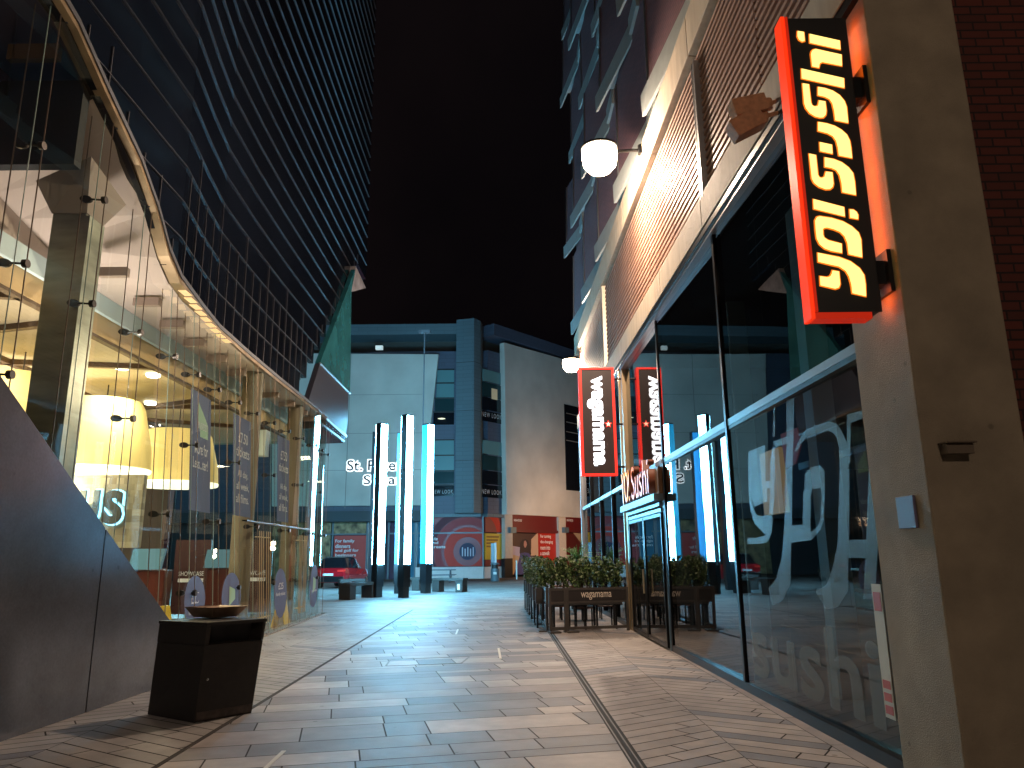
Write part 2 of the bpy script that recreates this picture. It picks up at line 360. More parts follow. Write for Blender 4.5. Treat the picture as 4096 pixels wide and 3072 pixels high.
mullion(5.74, 17, 3.13, 3.21, -.05, .045, 'transom', mat('dull grey aluminium', (.20,.22,.24), .4, .6))
mullion(5.74, 17, 3.08, 3.128, -.05, .04, 'transom_gasket', black)
mullion(17.1, 25.9, 3.08, 3.17, -.05, .05, 'transom', alu)
mullion(5.74, 16.9, 5.72, 5.80, -.06, .10, 'head_rail', alu)
mullion(17.1, 26.0, 5.72, 5.80, -.06, .10, 'head_rail', alu)
mullion(5.0, 26.05, 5.80, 5.90, -.10, .12, 'head_trim', dark_metal)
# glass panes
def pane_d(s_):      # the two big panes stand a touch askew in their frames
    if s_ < 9.34: return -.035+.07*(s_-5.8)/3.5
    if s_ < 13.08: return -.035+.075*(s_-9.37)/3.7
    return 0.0
for a, c in ((5.80, 7.9), (7.905, 9.31), (9.37, 13.05)):
    for z0, z1 in ((.10, 3.08), (3.21, 5.72)):
        q = MB(); q.face([R(a,z0,pane_d(a)),R(c,z0,pane_d(c)),R(c,z1,pane_d(c)),R(a,z1,pane_d(a))]); q.build('window_pane', G_R, RB)
q = MB(); q.face([R(13.11,3.21,0),R(16.69,3.21,0),R(16.69,5.72,0),R(13.11,5.72,0)]); q.build('window_pane', G_R, RB)
for a, c in ((17.08,19.17),(19.23,21.37),(21.43,23.57),(23.63,25.87)):
    for z0, z1 in ((.10, 3.08), (3.17, 5.72)):
        q = MB(); q.face([R(a,z0,0),R(c,z0,0),R(c,z1,0),R(a,z1,0)]); q.build('window_pane', G_R, RB)
# end wall towards the square
q = MB(); q.face([R(26.02,.0,0), R(26.02,.0,-7), R(26.02,5.8,-7), R(26.02,5.8,0)]); q.build('end_glazing', G_dark, RB)
# concrete beam, louvres, band
q = MB()
joints = [5.05, 9.5, 12.2, 15.3, 18.9, 22.3, 26.05]
for a, c in zip(joints[:-1], joints[1:]): q.fbox(R, a+.008, c-.008, 5.90, 6.36, -.4, .13)
q.build('concrete_beam', lintel_m, RB, bevel=.008)
q = MB()
for a, c in zip(joints[:-1], joints[1:]): q.fbox(R, a+.008, c-.008, 8.58, 9.24, -.4, .16)
q.build('concrete_band', lintel_m, RB, bevel=.008)
slat = mat('terracotta louvre', (.34,.20,.145), .5, noise=.12, nscale=3, stretch=(1,.3,1))
slatback = mat('louvre shadow gap', (.05,.012,.012), .9)
q = MB(); q.fbox(R, 5.05, 26.0, 6.36, 8.58, -.3, -.12); q.build('louvre_backing', slatback, RB)
pj = [5.06, 7.2, 9.42, 11.3, 13.2, 15.3, 17.2, 18.95, 21.0, 23.5, 26.0]
n = 19; ph = (8.56-6.38)/n
for a, c in zip(pj[:-1], pj[1:]):
    q = MB()
    for i in range(n):
        z = 6.385+i*ph; q.fbox(R, a+.012, c-.012, z+ph*.12, z+ph*.56, -.03, .06)
    q.build('louvre_panel', slat, RB)
mullion(9.36, 9.46, 6.30, 8.40, .0, .13, 'cover_strip', mat('grey strip', (.09,.08,.075), .5, .3))
mullion(9.34, 9.36, 6.30, 8.40, .0, .135, 'cover_strip_edge', alu); mullion(9.46, 9.48, 6.30, 8.40, .0, .135, 'cover_strip_edge', alu)
mullion(18.92, 18.97, 6.36, 8.58, .0, .14, 'cover_strip', mat('pale strip', (.75,.68,.55), .35, .4))
# upper storeys: brick piers, dark glass bays standing out at an angle, pale metal bands
purple_brick = brick_mat('plum brick', (.17,.075,.09), (.13,.06,.075), (.07,.045,.05))
q = MB(); q.fbox(R, 5.05, 26.0, 9.24, 34, -.5, -.02); q.build('upper_wall', purple_brick, RB)
paleclad = mat('pale blue cladding', (.36,.40,.40), .4, .3, noise=.1)
bayglass = mat('bay glass', (.035,.055,.075), .12, .0, spec=.8)
rnd = random.Random(3)
fl = 0; z = 9.3
while z < 32:
    H = 3.1; off = (fl*1.25) % 3.4; s0 = 6.0+off-3.4
    while s0 < 26:
        a = max(5.1, s0+.25); c = min(26.0, s0+2.55); tip = c-.06
        if c-a > .7:
            out = .20+.14*(fl%2); lean = rnd.uniform(-.1, .5)
            P = [R(a, z+.5, -.02), R(tip, z+.5, out), R(c, z+.5, -.02), R(a+lean, z+H-.25, -.02), R(tip+lean*.6, z+H-.25, out*.75), R(min(c+lean*.3, 26.0), z+H-.25, -.02)]
            g1 = MB(); g1.face([P[0],P[1],P[4],P[3]], 1); g1.face([P[1],P[2],P[5],P[4]], 0); g1.face([P[0],P[2],P[1]], 2); g1.face([P[3],P[4],P[5]], 2)
            bay = g1.build('angled_bay', [bayglass, purple_brick, paleclad], RB)
            rr = MB(); rr.tube(P[1], P[4], .03, 0, 6); rr.tube(P[2], P[5], .025, 0, 6); rr.build('bay_edge_trim', alu, bay)
            # sloping pale spandrel ribbon under the bay
            e = MB(); w = .42
            e.prism([R(a-.15, z+.02, .0), R(tip+.2, z-.05, out+.1), R(tip+.25, z+.42, out+.1), R(a-.15, z+.5, .0)], R(0,0,0)-R(.05,0,0)+Vector((.06,0,0)))
            e.fbox(R, max(5.1, a-1.05), a-.16, z+.04+.1*(fl%3), z+.44+.1*(fl%3), -.02, .05)
            e.build('cladding_ribbon', paleclad, RB)
        s0 += 3.4
    z += H; fl += 1
# interior of the restaurant: dark room seen faintly through the panes
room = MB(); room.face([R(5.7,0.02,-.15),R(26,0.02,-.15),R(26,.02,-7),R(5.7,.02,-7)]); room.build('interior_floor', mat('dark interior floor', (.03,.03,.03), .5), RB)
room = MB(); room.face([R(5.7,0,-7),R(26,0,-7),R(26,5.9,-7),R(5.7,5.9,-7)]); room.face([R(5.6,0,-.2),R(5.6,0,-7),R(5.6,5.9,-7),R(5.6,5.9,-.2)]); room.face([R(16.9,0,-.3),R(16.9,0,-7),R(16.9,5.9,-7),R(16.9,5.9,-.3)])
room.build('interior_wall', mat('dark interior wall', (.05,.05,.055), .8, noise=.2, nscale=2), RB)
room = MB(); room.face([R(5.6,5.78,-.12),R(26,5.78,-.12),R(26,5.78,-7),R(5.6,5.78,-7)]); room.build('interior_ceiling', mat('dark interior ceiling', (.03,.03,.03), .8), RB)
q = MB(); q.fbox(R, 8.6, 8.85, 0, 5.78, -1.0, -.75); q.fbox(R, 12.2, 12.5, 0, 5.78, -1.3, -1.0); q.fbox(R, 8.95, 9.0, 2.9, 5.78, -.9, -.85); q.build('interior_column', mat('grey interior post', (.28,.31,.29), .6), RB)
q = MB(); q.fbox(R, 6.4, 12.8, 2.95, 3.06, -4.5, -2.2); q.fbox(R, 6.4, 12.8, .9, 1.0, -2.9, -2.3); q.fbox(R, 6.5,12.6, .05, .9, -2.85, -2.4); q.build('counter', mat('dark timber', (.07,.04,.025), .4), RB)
# faint items inside
o = MB(); o.fbox(R, 9.25, 9.95, 2.05, 2.85, -.62, -.55)
tag(o.build('lit_menu_board', mat('amber light box', (.5,.3,.1), .5, emit=(1,.55,.2), estr=.28)), 'dim amber light box hanging behind the nearest etched window', 'light box')
for i, (s_, z_, d_, e) in enumerate(((6.55,2.83,-.5,1),(6.62,2.62,-.55,1),(6.30,3.02,-.8,1),(7.6,2.6,-1.8,1))):
    q = MB(); q.lathe(R(s_, z_, d_), [(.03,0),(.045,.02),(.045,.06),(.02,.09)], 12)
    tag(q.build('spot_lamp', mat('spot glow', (.8,.7,.5), .5, emit=(1,.82,.55), estr=9)), 'small bright spot lamp inside the dark shop window by the pillar', 'lamp', 'spot lamps inside the dark shop window')
light('interior_fill', 'AREA', R(21.5, 5.3, -2.2), 45, (.62,.82,1), 1.6, RB)  # bluish fill, added out of sight to brighten the far panes
# etched lettering on the near pane
frost = film('etched film', (.34,.42,.41), .31)
c7 = T(3000,1550,.5425)
def etched(polys, label, parent, dd=.006):
    q = MB()
    for pl in polys:
        pts = []
        for x, y in pl:
            px, py = c7(x, y); s_, z_ = Rpx(px, py); pts.append(R(s_, z_, pane_d(s_)+dd))
        q.face(pts)
    o = q.build('etched_lettering', frost, parent)
    bm = bmesh.new(); bm.from_mesh(o.data); bmesh.ops.triangulate(bm, faces=bm.faces); bm.to_mesh(o.data); bm.free()
    return tag(o, label)
def ring(outer, inner):    # outline band between two loops of the same length
    n = len(outer); return [[outer[i], outer[(i+1) % n], inner[(i+1) % n], inner[i]] for i in range(n)]
def band(a, b):
    return [[a[i], a[i+1], b[i+1], b[i]] for i in range(len(a)-1)]
Y_ = []
Y_ += [[(5,470),(122,425),(127,690),(160,690),(160,740),(137,745),(137,840),(48,880),(20,760),(5,600)]]
Y_ += band([(5,600),(8,760),(20,900),(50,1000),(120,1080),(150,1060),(175,980),(190,800),(180,400)], [(22,600),(24,760),(40,880),(65,940),(110,950),(150,935),(158,800),(160,680),(160,560)][:9])
Y_ += [[(178,400),(320,345),(322,400),(195,440)],[(178,440),(195,440),(192,700),(172,700)]]
Y_ += [[(268,90),(325,75),(322,400),(275,420)],[(180,100),(192,96),(192,360),(176,362)]]
Y_ += band([(322,400),(318,520),(314,900),(306,1450),(250,1570),(180,1610)], [(275,420),(262,640),(262,1000),(245,1250),(205,1410),(150,1480)])
Y_ += [[(0,1105),(60,1110),(125,1090),(165,1020),(185,940),(170,1080),(140,1140),(90,1152),(0,1155)]]
O_ = band([(330,470),(355,400),(400,320),(470,280),(570,252),(620,262),(655,310),(695,400)], [(350,470),(372,420),(410,370),(480,338),(570,320),(600,335),(625,370),(642,440)])
O_ += [[(402,620),(430,590),(510,576),(538,600),(545,680),(540,960),(500,1070),(440,1125),(305,1140),(305,1020),(385,1010),(392,800)]]
O_ = O_[:7] + band([(402,640),(440,590),(510,576),(540,610),(545,760),(540,960),(515,1050),(450,1125),(310,1145)], [(402,800),(445,800),(455,750),(515,738),(520,800),(515,960),(490,1030),(445,1070),(310,1020)]) + [[(392,760),(445,760),(445,1070),(388,1020)],[(305,1018),(392,1010),(445,1068),(450,1125),(305,1143)]]
E_ = band([(642,440),(648,620),(640,900),(635,1150),(600,1340),(555,1460),(480,1500)], [(695,400),(715,620),(717,900),(714,1150),(710,1500),(640,1620),(560,1640)])
E_ += [[(697,200),(900,140),(900,190),(722,262)],[(697,200),(722,262),(722,560),(697,560)],[(868,180),(945,150),(938,700),(850,700)],[(850,700),(938,700),(915,1260),(832,1260)],
       [(714,1122),(850,1122),(845,1258),(712,1258)],[(832,1258),(915,1258),(900,1560),(818,1560)]]
etched([p for p in Y_], None, RB); etched(O_[:7], None, RB); etched(O_[7:], None, RB); etched(E_, None, RB)
# lower word, fainter
text('etched_lettering', 'sushi', lambda u, v, d: R(u, v, pane_d(u)+d), 9.05, 6.15, .22, .92, film('faint etched film', (.36,.42,.42), .30), RB, d=.007, bold=.02)
# paper strip sign beside the pillar
q = MB(); q.fbox(R, 5.93, 6.08, .35, 1.32, .004, .016)
ps = q.build('paper_poster', mat('cream paper', (.62,.58,.48), .7)); tag(ps, 'tall cream paper strip with red blocks between etched glass and pillar', 'poster')
q = MB(); q.fbox(R, 5.95, 6.06, 1.12, 1.26, .017, .02); 
q.build('red_block', mat('red print', (.5,.08,.05), .6), ps)
q = MB()
for i in range(3): q.fbox(R, 5.95, 6.06, .38+.09*i, .44+.09*i, .017, .02)
q.build('red_block', mat('red print', (.5,.08,.05), .6), ps)
# plate and vent on the pillar
q = MB(); s0, z0 = Rpx(902, 529, .07); s1, z1 = Rpx(915, 495, .07); q.fbox(R, min(s0,s1), max(s0,s1), min(z0,z1), max(z0,z1), .072, .09)
tag(q.build('wall_plate', mat('slate blue plate', (.13,.12,.2), .5), bevel=.003), 'small slate blue plate screwed to the lit face of the pillar', 'plate')
pa = atY(939, 446, 5.02); pc = atY(967, 455, 5.02)
q = MB(); q.box(pa.x, pc.x, 4.93, 5.018, pc.z, pa.z+.005); q.box(pa.x-.01, pc.x+.01, 4.90, 5.018, pa.z+.006, pa.z+.018)
tag(q.build('wall_vent', mat('dull bronze', (.14,.11,.08), .6), bevel=.003), 'small box vent with a ledge on the shaded face of the pillar', 'vent')

q = MB(); pts = []
for x, y in ((225,345),(345,295),(372,430),(335,560),(262,600)):
    px, py = c7(x, y); s_, z_ = Rpx(px, py, -.45); pts.append(R(s_, z_, -.45))
q.prism(pts, (.015,0,0)); tag(q.build('hanging_pennant', mat('dull red card', (.35,.05,.05), .6, emit=(.8,.1,.08), estr=.06)), 'dull red five cornered card hanging inside the etched shop window', 'sign')
# ------------------------------------------------------------------ projecting sign with yellow lettering
YS = 5.15
sA = T(3100,60,.3857); sB = T(3180,560,.4459)
tl = atY(*sA(120,35), YS); tr = atY(*sA(735,32), YS); brr = atY(*sB(735,1540), YS); bl = atY(*sB(148,1545), YS)
x0 = (tl.x+bl.x)/2; x1 = (tr.x+brr.x)/2; z0 = (bl.z+brr.z)/2; z1 = (tl.z+tr.z)/2
sg = thing('projecting_sign', (x0, YS, z0), 'tall black sign box with glowing yellow letters and orange red edge, on the pillar', 'sign')
q = MB(); q.box(x0, x1, YS, YS+.12, z0, z1); q.box(x1+.0005, x1+.018, YS, YS+.010, z0, z1); q.build('sign_box', black, sg)
redglow = mat('orange red glow', (.8,.06,.01), .4, emit=(1,.035,.004), estr=.95)
reddim = mat('red frame', (.5,.03,.01), .4, emit=(1,.03,.005), estr=.35)
q = MB(); q.box(x0-.03, x0-.002, YS-.01, YS+.13, z0-.05, z1+.01); q.build('lit_edge', redglow, sg)
q = MB(); q.box(x0-.001, x1-.06, YS-.005, YS+.12, z0-.05, z0-.003); q.build('lower_edge', reddim, sg)
q = MB(); q.box(x0, x0+.02, YS-.02, YS-.001, z0, z1); q.build('front_lip', reddim, sg)
LET = [
 (sA, [(238,165),(300,175),(308,262),(285,268),(255,250),(238,215)]),
 (sA, [(362,195),(672,265),(679,350),(366,280)]),
 (sA, [(378,400),(385,372),(400,358),(425,352),(690,410),(695,520),(495,480),(470,492),(460,512),(458,540),(390,525)]),
 (sA, [(278,555),(715,655),(720,748),(282,650)]),
 (sA, [(290,708),(352,718),(372,905),(385,935),(410,948),(440,945),(455,925),(460,885),(522,895),(532,990),(527,1030),(505,1055),(470,1057),(420,1045),(365,1010),(325,960),(308,910)]),
 (sA, [(450,745),(520,758),(600,785),(670,830),(720,890),(742,950),(760,1112),(630,1085),(620,990),(600,910),(570,865),(520,840),(450,825)]),
 (sA, [(452,1108),(540,1125),(620,1150),(690,1190),(745,1240),(775,1300),(787,1370),(800,1477),(668,1450),(658,1370),(640,1300),(605,1250),(550,1220),(452,1195)]),
 (sA, [(468,1318),(590,1345),(597,1432),(474,1405)]),
 (sB, [(130,122),(188,135),(205,310),(220,335),(240,340),(268,330),(280,283),(335,290),(345,390),(338,418),(318,435),(280,437),(220,415),(175,380),(155,340)]),
 (sB, [(270,155),(350,172),(420,200),(480,245),(520,295),(535,370),(547,488),(430,463),(422,380),(405,310),(375,265),(330,245),(272,235)]),
 (sB, [(168,530),(440,602),(447,680),(173,612)]),
 (sB, [(495,622),(525,625),(552,645),(565,670),(567,705),(500,692)]),
 (sB, [(185,720),(200,690),(225,684),(330,700),(430,730),(510,775),(570,830),(592,890),(603,1047),(487,1020),(475,920),(450,860),(410,820),(350,795),(290,780),(262,785),(250,800),(252,850),(262,875),(300,900),(418,930),(422,1008),(330,990),(270,968),(225,930),(200,880),(190,800)]),
 (sB, [(208,1012),(400,1052),(500,1090),(580,1150),(620,1210),(632,1290),(638,1398),(520,1370),(510,1290),(490,1220),(460,1170),(400,1130),(330,1115),(213,1088)]),
 (sB, [(228,1222),(290,1232),(320,1222),(335,1195),(340,1170),(395,1180),(405,1290),(395,1320),(365,1330),(233,1300)])]
lm = mat('yellow letter light', (1,.85,.4), .5, emit=(1,.84,.24), estr=1.35)
hal = mat('amber letter rim', (.6,.15,.02), .5, emit=(1,.22,.01), estr=.8)
for fr, pl in LET:
    pts = [atY(*fr(x, y), YS-.012) for x, y in pl]
    q = MB(); q.prism(pts, (0, .011, 0)); lo = q.build('letter', lm, sg)
    c = sum((Vector(p) for p in pts), Vector())/len(pts)
    # thin rim of light round the letter
    out = []
    n = len(pts); area = sum(pts[i].x*pts[(i+1)%n].z-pts[(i+1)%n].x*pts[i].z for i in range(n)); sgn = 1 if area > 0 else -1
    for i in range(n):
        a = pts[i-1]; b = pts[i]; e = pts[(i+1) % n]
        d1 = Vector((b.x-a.x, b.z-a.z)).normalized(); d2 = Vector((e.x-b.x, e.z-b.z)).normalized()
        nn = Vector((d1.y+d2.y, -(d1.x+d2.x)))
        nn = nn.normalized() if nn.length > .2 else Vector((d1.y, -d1.x))
        out.append(Vector((b.x+nn.x*.011*sgn, YS-.004, b.z+nn.y*.011*sgn)))
    q = MB(); q.prism(out, (0, .003, 0)); q.build('letter_rim', hal, lo)
for zz in (brr.z+.30, tr.z-.62):
    q = MB(); q.box(x1+.014, RX(YS)-.065, YS+.0, YS+.14, zz-.09, zz+.09); q.box(RX(YS)-.10, RX(YS)-.068, YS-.05, YS+.2, zz-.16, zz+.16); br_ = q.build('bracket', dark_metal, sg)
q = MB(); q.box(x1+.002, x1+.012, YS+.012, YS+.11, z0+.02, z1-.02); q.build('lit_edge', mat('amber edge light', (.8,.2,.03), .4, emit=(1,.13,.006), estr=9), sg)

# ------------------------------------------------------------------ projecting sign with white lettering, red frame
YW = 16.75; wx0, wx1, wz0, wz1 = 1.55, 2.33, 3.30, 5.78
ws = thing('projecting_sign', (wx0, YW, wz0), 'upright black sign box with white letters, red frame and red star', 'sign')
q = MB(); q.box(wx0, wx1, YW, YW+.16, wz0, wz1); q.build('sign_box', mat('charcoal panel', (.022,.012,.012), .5, emit=(.5,.2,.2), estr=.02), ws)
rf = mat('red neon frame', (.7,.02,.01), .4, emit=(1,.03,.02), estr=1.1)
q = MB(); t = .045; yf = YW-.02
q.box(wx0-.02, wx0+t, yf, YW+.18, wz0, wz1); q.box(wx1-t, wx1+.01, yf, YW+.18, wz0, wz1); q.box(wx0+t+.001, wx1-t-.001, yf, YW+.18, wz0, wz0+t); q.box(wx0+t+.001, wx1-t-.001, yf, YW+.18, wz1-t, wz1)
q.build('lit_frame', rf, ws)
wl = mat('white letter light', (1,1,1), .5, emit=(.9,.96,1), estr=3.2)
glow_w = mat('dim white rim', (.5,.5,.55), .5, emit=(.8,.85,1), estr=.35)
# reads downwards: letter tops towards +x
fr = lambda u, v, d: Vector((wx0+.235+v, YW-.004-d, wz1-.2-u))
text('letters', 'wagamama', fr, 0, 2.06, -.075, .28, wl, ws, depth=.012, bold=.032)
text('letter_rim', 'wagamama', fr, -.008, 2.068, -.083, .288, glow_w, ws, d=0.001, bold=.045)
def star(c, r, m, parent, d=.01, name='star'):
    q = MB(); pts = []
    for i in range(10):
        a = math.pi/2+i*math.pi/5; rr = r if i % 2 == 0 else r*.42; pts.append((c.x+rr*math.cos(a), c.y-d, c.z+rr*math.sin(a)))
    q.prism(pts, (0, d*.9, 0)); return q.build(name, m, parent)
sc_ = Vector((wx0+.62, YW-.002, wz0+1.16)); star(sc_, .095, mat('red star rim', (.8,.02,.02), .5, emit=(1,.02,.02), estr=1.2), ws, .008, 'star'); star(Vector((sc_.x, sc_.y-.009, sc_.z)), .055, mat('star core', (1,.8,.6), .5, emit=(1,.72,.5), estr=1.6), ws, .004, 'star_core')
for zz in (5.53, 4.47, 3.50):
    q = MB(); q.tube((wx1, YW+.08, zz), (RX(YW)+.02, YW+.08, zz), .025); q.build('bracket', dark_metal, ws)

# ------------------------------------------------------------------ doorway with letters above
C1 = .06
dw = thing('shop_doorway', R(15.2, 0, .1), 'dark framed sliding shop door with timber panel above', 'doorway')
bl_al = mat('blue grey aluminium', (.22,.30,.36), .35, .7)
q = MB(); q.fbox(R, 13.15, 13.25, 0, 2.48, -.03, C1); q.build('door_frame', bl_al, dw)
q = MB(); q.fbox(R, 16.55, 16.66, 0, 2.48, -.03, C1); q.build('door_frame', black, dw)
q = MB(); q.fbox(R, 13.10, 16.72, 2.48, 2.60, -.03, .24); q.build('canopy', bl_al, dw)
q = MB(); q.fbox(R, 13.25, 16.55, 2.30, 2.36, .02, .10); q.fbox(R, 13.25, 16.55, 2.40, 2.46, .02, .12); q.build('track', bl_al, dw)
for a, c in ((13.26,14.9),(14.95,16.54)):
    q = MB(); q.fbox(R, a, c, .04, .1, .06, .1); q.fbox(R, a, c, 2.22, 2.28, .06, .1); q.fbox(R, a, a+.05, .1, 2.22, .06, .1); q.fbox(R, c-.05, c, .1, 2.22, .06, .1); dl = q.build('door_leaf', dark_metal, dw)
    q = MB(); q.face([R(a+.05,.1,.08),R(c-.05,.1,.08),R(c-.05,2.22,.08),R(a+.05,2.22,.08)]); q.build('pane', G_R, dl)
q = MB(); q.tube(R(14.8, .85, .16), R(14.8, 1.3, .16), .018); q.build('handle', brass, dw)
timber = mat('warm timber', (.20,.10,.045), .5, noise=.3, nscale=6, stretch=(1,4,.4))
q = MB()
a = 13.16
while a < 16.6:
    q.fbox(R, a, a+.115, 2.60, 3.07, .06, .13); a += .125
q.fbox(R, 13.15, 16.7, 2.60, 3.07, .0, .05); q.build('timber_panel', timber, dw)
dsn = thing('letter_sign', R(15, 2.62, .3), 'orange built-up letters standing on the canopy over the shop door', 'sign')
lor = mat('orange letter face', (.9,.25,.08), .4, emit=(1,.24,.05), estr=.75)
lye = mat('bright orange letter face', (1,.5,.1), .4, emit=(1,.42,.05), estr=1.6)
fr = lambda u, v, d: R(16.38-u, 2.63+v, .13+d)
lbody = mat('letter returns', (.16,.045,.02), .35)
for s_, a_, b_, mm in (('YO!', 0, .95, lye), ('Sushi', 1.2, 2.95, lor)):
    ob = text('letters', s_, fr, a_, b_, 0, .66, lbody, dsn, depth=.12, bold=.0); text('letter_face', s_, lambda u, v, d: R(16.38-u, 2.63+v, .13+.122+d), a_+.01, b_-.01, .01, .65, mm, ob, bold=-.004)

# ------------------------------------------------------------------ wall lamps
def wall_lamp(pos, root, label, power, r=.17):
    p = Vector(pos); w = Vector(root); t = thing('wall_lamp', w, label, 'lamp', 'lamps on the right hand wall')
    q = MB(); q.tube(w, p+Vector((.12,0,.10)), .03); q.lathe(w-Vector((0,0,.09)), [(.07,0),(.07,.18)], 12); q.build('arm', dark_metal, t)
    q = MB(); q.lathe(p+Vector((0,0,r*.45)), [(r*1.05,0),(r*1.0,.05),(r*.5,.12),(.03,.16)], 24); q.build('hood', dark_metal, t, smooth=True)
    q = MB(); q.lathe(p-Vector((0,0,r)), [(r*.15,0),(r*.6,r*.12),(r*.92,r*.5),(r,r*1.0),(r*.98,r*1.44)], 24); q.build('globe', mat('lamp glass lit', (1,.9,.7), .4, emit=(1,.76,.50), estr=26), t, smooth=True)
    light('lamp_bulb', 'POINT', p-Vector((0,0,r+.06)), power, (1,.75,.56), .12, t)
    return t
l1 = atY(599.5, 157, 13.0); r1 = R(12.96, l1.z+.12, .16)
wall_lamp(l1, r1, 'blazing globe lamp on an arm high on the louvred wall', 2150, .34)
l2 = atY(571, 364, 25.6); r2 = R(25.6, l2.z+.12, .1)
wall_lamp(l2, r2, 'far wall lamp at the end of the louvred wall above the white lettered sign', 2000, .3)
wall_lamp((1.6,-7.5,8.6), R(-7.5, 8.7, .1), 'assumed wall lamp behind the viewpoint, lighting the pillar and the bin from above', 1150, .24)  # assumed and out of view, going by the light on the pillar
# two floodlights on a pole
c5_ = T(2550,0,.5425)
for i, ((hx, hy), (mx_, my_), (ax, ay)) in enumerate((((815,800),(960,770),(1090,700)), ((800,925),(930,860),(1095,815)))):
    Yf = 6.7; h = atY(*c5_(hx,hy), Yf); mpt = atY(*c5_(mx_,my_), Yf); e = atY(*c5_(ax+120,ay-30), Yf)
    t = thing('floodlight', e, ('upper boxy floodlight on a knuckle arm beside the yellow lettered sign','lower boxy floodlight on a knuckle arm beside the yellow lettered sign')[i], 'floodlight', 'floodlights beside the sign')
    fm = mat('rusty orange housing', (.50,.25,.13), .6, noise=.2, nscale=20)
    q = MB(); dirv = (mpt-h).normalized(); up = Vector((0,0,1)); sd = dirv.cross(up).normalized(); u2 = sd.cross(dirv)
    L, Wd, Hh = .17, .09, .095
    q.hexa([h+dirv*a*L+sd*b*Wd+u2*c*Hh for c in (-1,1) for a, b in ((-1,-1),(1,-1),(1,1),(-1,1))]); q.build('housing', fm, t, bevel=.012)
    q = MB(); q.tube(h+dirv*L, mpt, .022); q.lathe(mpt-Vector((0,0,.05)), [(.045,0),(.05,.05),(.045,.1)], 12); q.build('knuckle', fm, t)
    q = MB(); q.tube(mpt, e, .022); q.tube(e, R(Yf, e.z, .0), .022); q.build('arm', fm, t)
# ================================================================== LEFT-HAND BUILDING (curved glass front)
LB = thing('cinema_building', (-8, 14, 0), 'curved glass fronted building with dark ribbed upper wall and bright foyer', 'building')
OUT = [(-4.97,3.4),(-4.97,7.0),(-4.97,9.0),(-4.98,10.65),(-5.20,12.0),(-5.35,13.1),(-5.44,15.0),(-5.5,17.2),(-5.58,22.3),(-5.62,27.7)]
def along(P, step):
    out = [P[0]]; carry = 0
    for a, c in zip(P[:-1], P[1:]):
        a = Vector(a); c = Vector(c); L = (c-a).length; t = step-carry
        while t < L: q = a+(c-a)*t/L; out.append((q.x, q.y)); t += step
        carry = L-(t-step)
    return out
def xat(P, y):
    for a, c in zip(P[:-1], P[1:]):
        if a[1] <= y <= c[1]: return a[0]+(c[0]-a[0])*(y-a[1])/(c[1]-a[1])
    return P[-1][0] if y > P[-1][1] else P[0][0]
SOF = 5.6
SZP = [(3.0,7.75),(7.0,7.62),(7.47,7.5),(8.15,7.15),(9.11,6.71),(9.7,6.3),(10.17,5.85),(10.62,5.6),(30,5.6)]
def SZ(y):      # the lower edge of the upper wall climbs towards the viewer
    for (a, za), (c, zc) in zip(SZP[:-1], SZP[1:]):
        if a <= y <= c: return za+(zc-za)*(y-a)/(c-a)
    return SOF
def ystart(z):
    if z >= 7.7: return 3.4
    if z <= 5.6: return 10.65
    y = 10.65
    while y > 3.4 and SZ(y) < z: y -= .02
    return y
# glass plan lines: top follows the soffit line, foot is straighter
GT = [(-5.08,3.4),(-5.08,9.6),(-5.13,10.5),(-5.27,11.4),(-5.36,12.4),(-5.44,13.4),(-5.5,15.6),(-5.48,18),(-5.37,20),(-5.52,22)]
GB = [(-5.04,3.4),(-5.04,9.0),(-4.92,10.5),(-4.90,11.4),(-4.99,12.4),(-5.04,13.4),(-5.14,15.6),(-5.19,18),(-5.33,20),(-5.49,22)]
def GP(y, z):
    a = xat(GB, y); c = xat(GT, y); t = max(0, min(1, z/SOF)); return Vector((a+(c-a)*t, y, z))
def wall_top(y): return .04
js = [3.5, 4.7, 5.95, 7.16, 8.42, 9.60, 10.85, 12.0, 13.15, 14.3, 15.45, 16.6, 17.75, 18.9, 20.1, 21.05, 22.0]
for a, c in zip(js[:-1], js[1:]):
    n = 2
    q = MB()
    za, zc = wall_top(a+.02), wall_top(c-.02)
    q.face([GP(a+.012, za), GP(c-.012, zc), GP(c-.012, SZ(c)-.01), GP(a+.012, SZ(a)-.01)])
    q.build('glass_panel', G_L, LB)
edge_m = mat('glass edge', (.20,.30,.26), .3)
for y in js[2:]:
    q = MB(); p = GP(y, wall_top(y)); t = GP(y, SZ(y)); q.tube(p, t, .006, 0, 4); q.build('panel_joint', edge_m, LB)
cable_m = mat('tension cable', (.20,.15,.11), .4, .6)
clampm = mat('clamp metal', (.05,.045,.04), .35, .7)
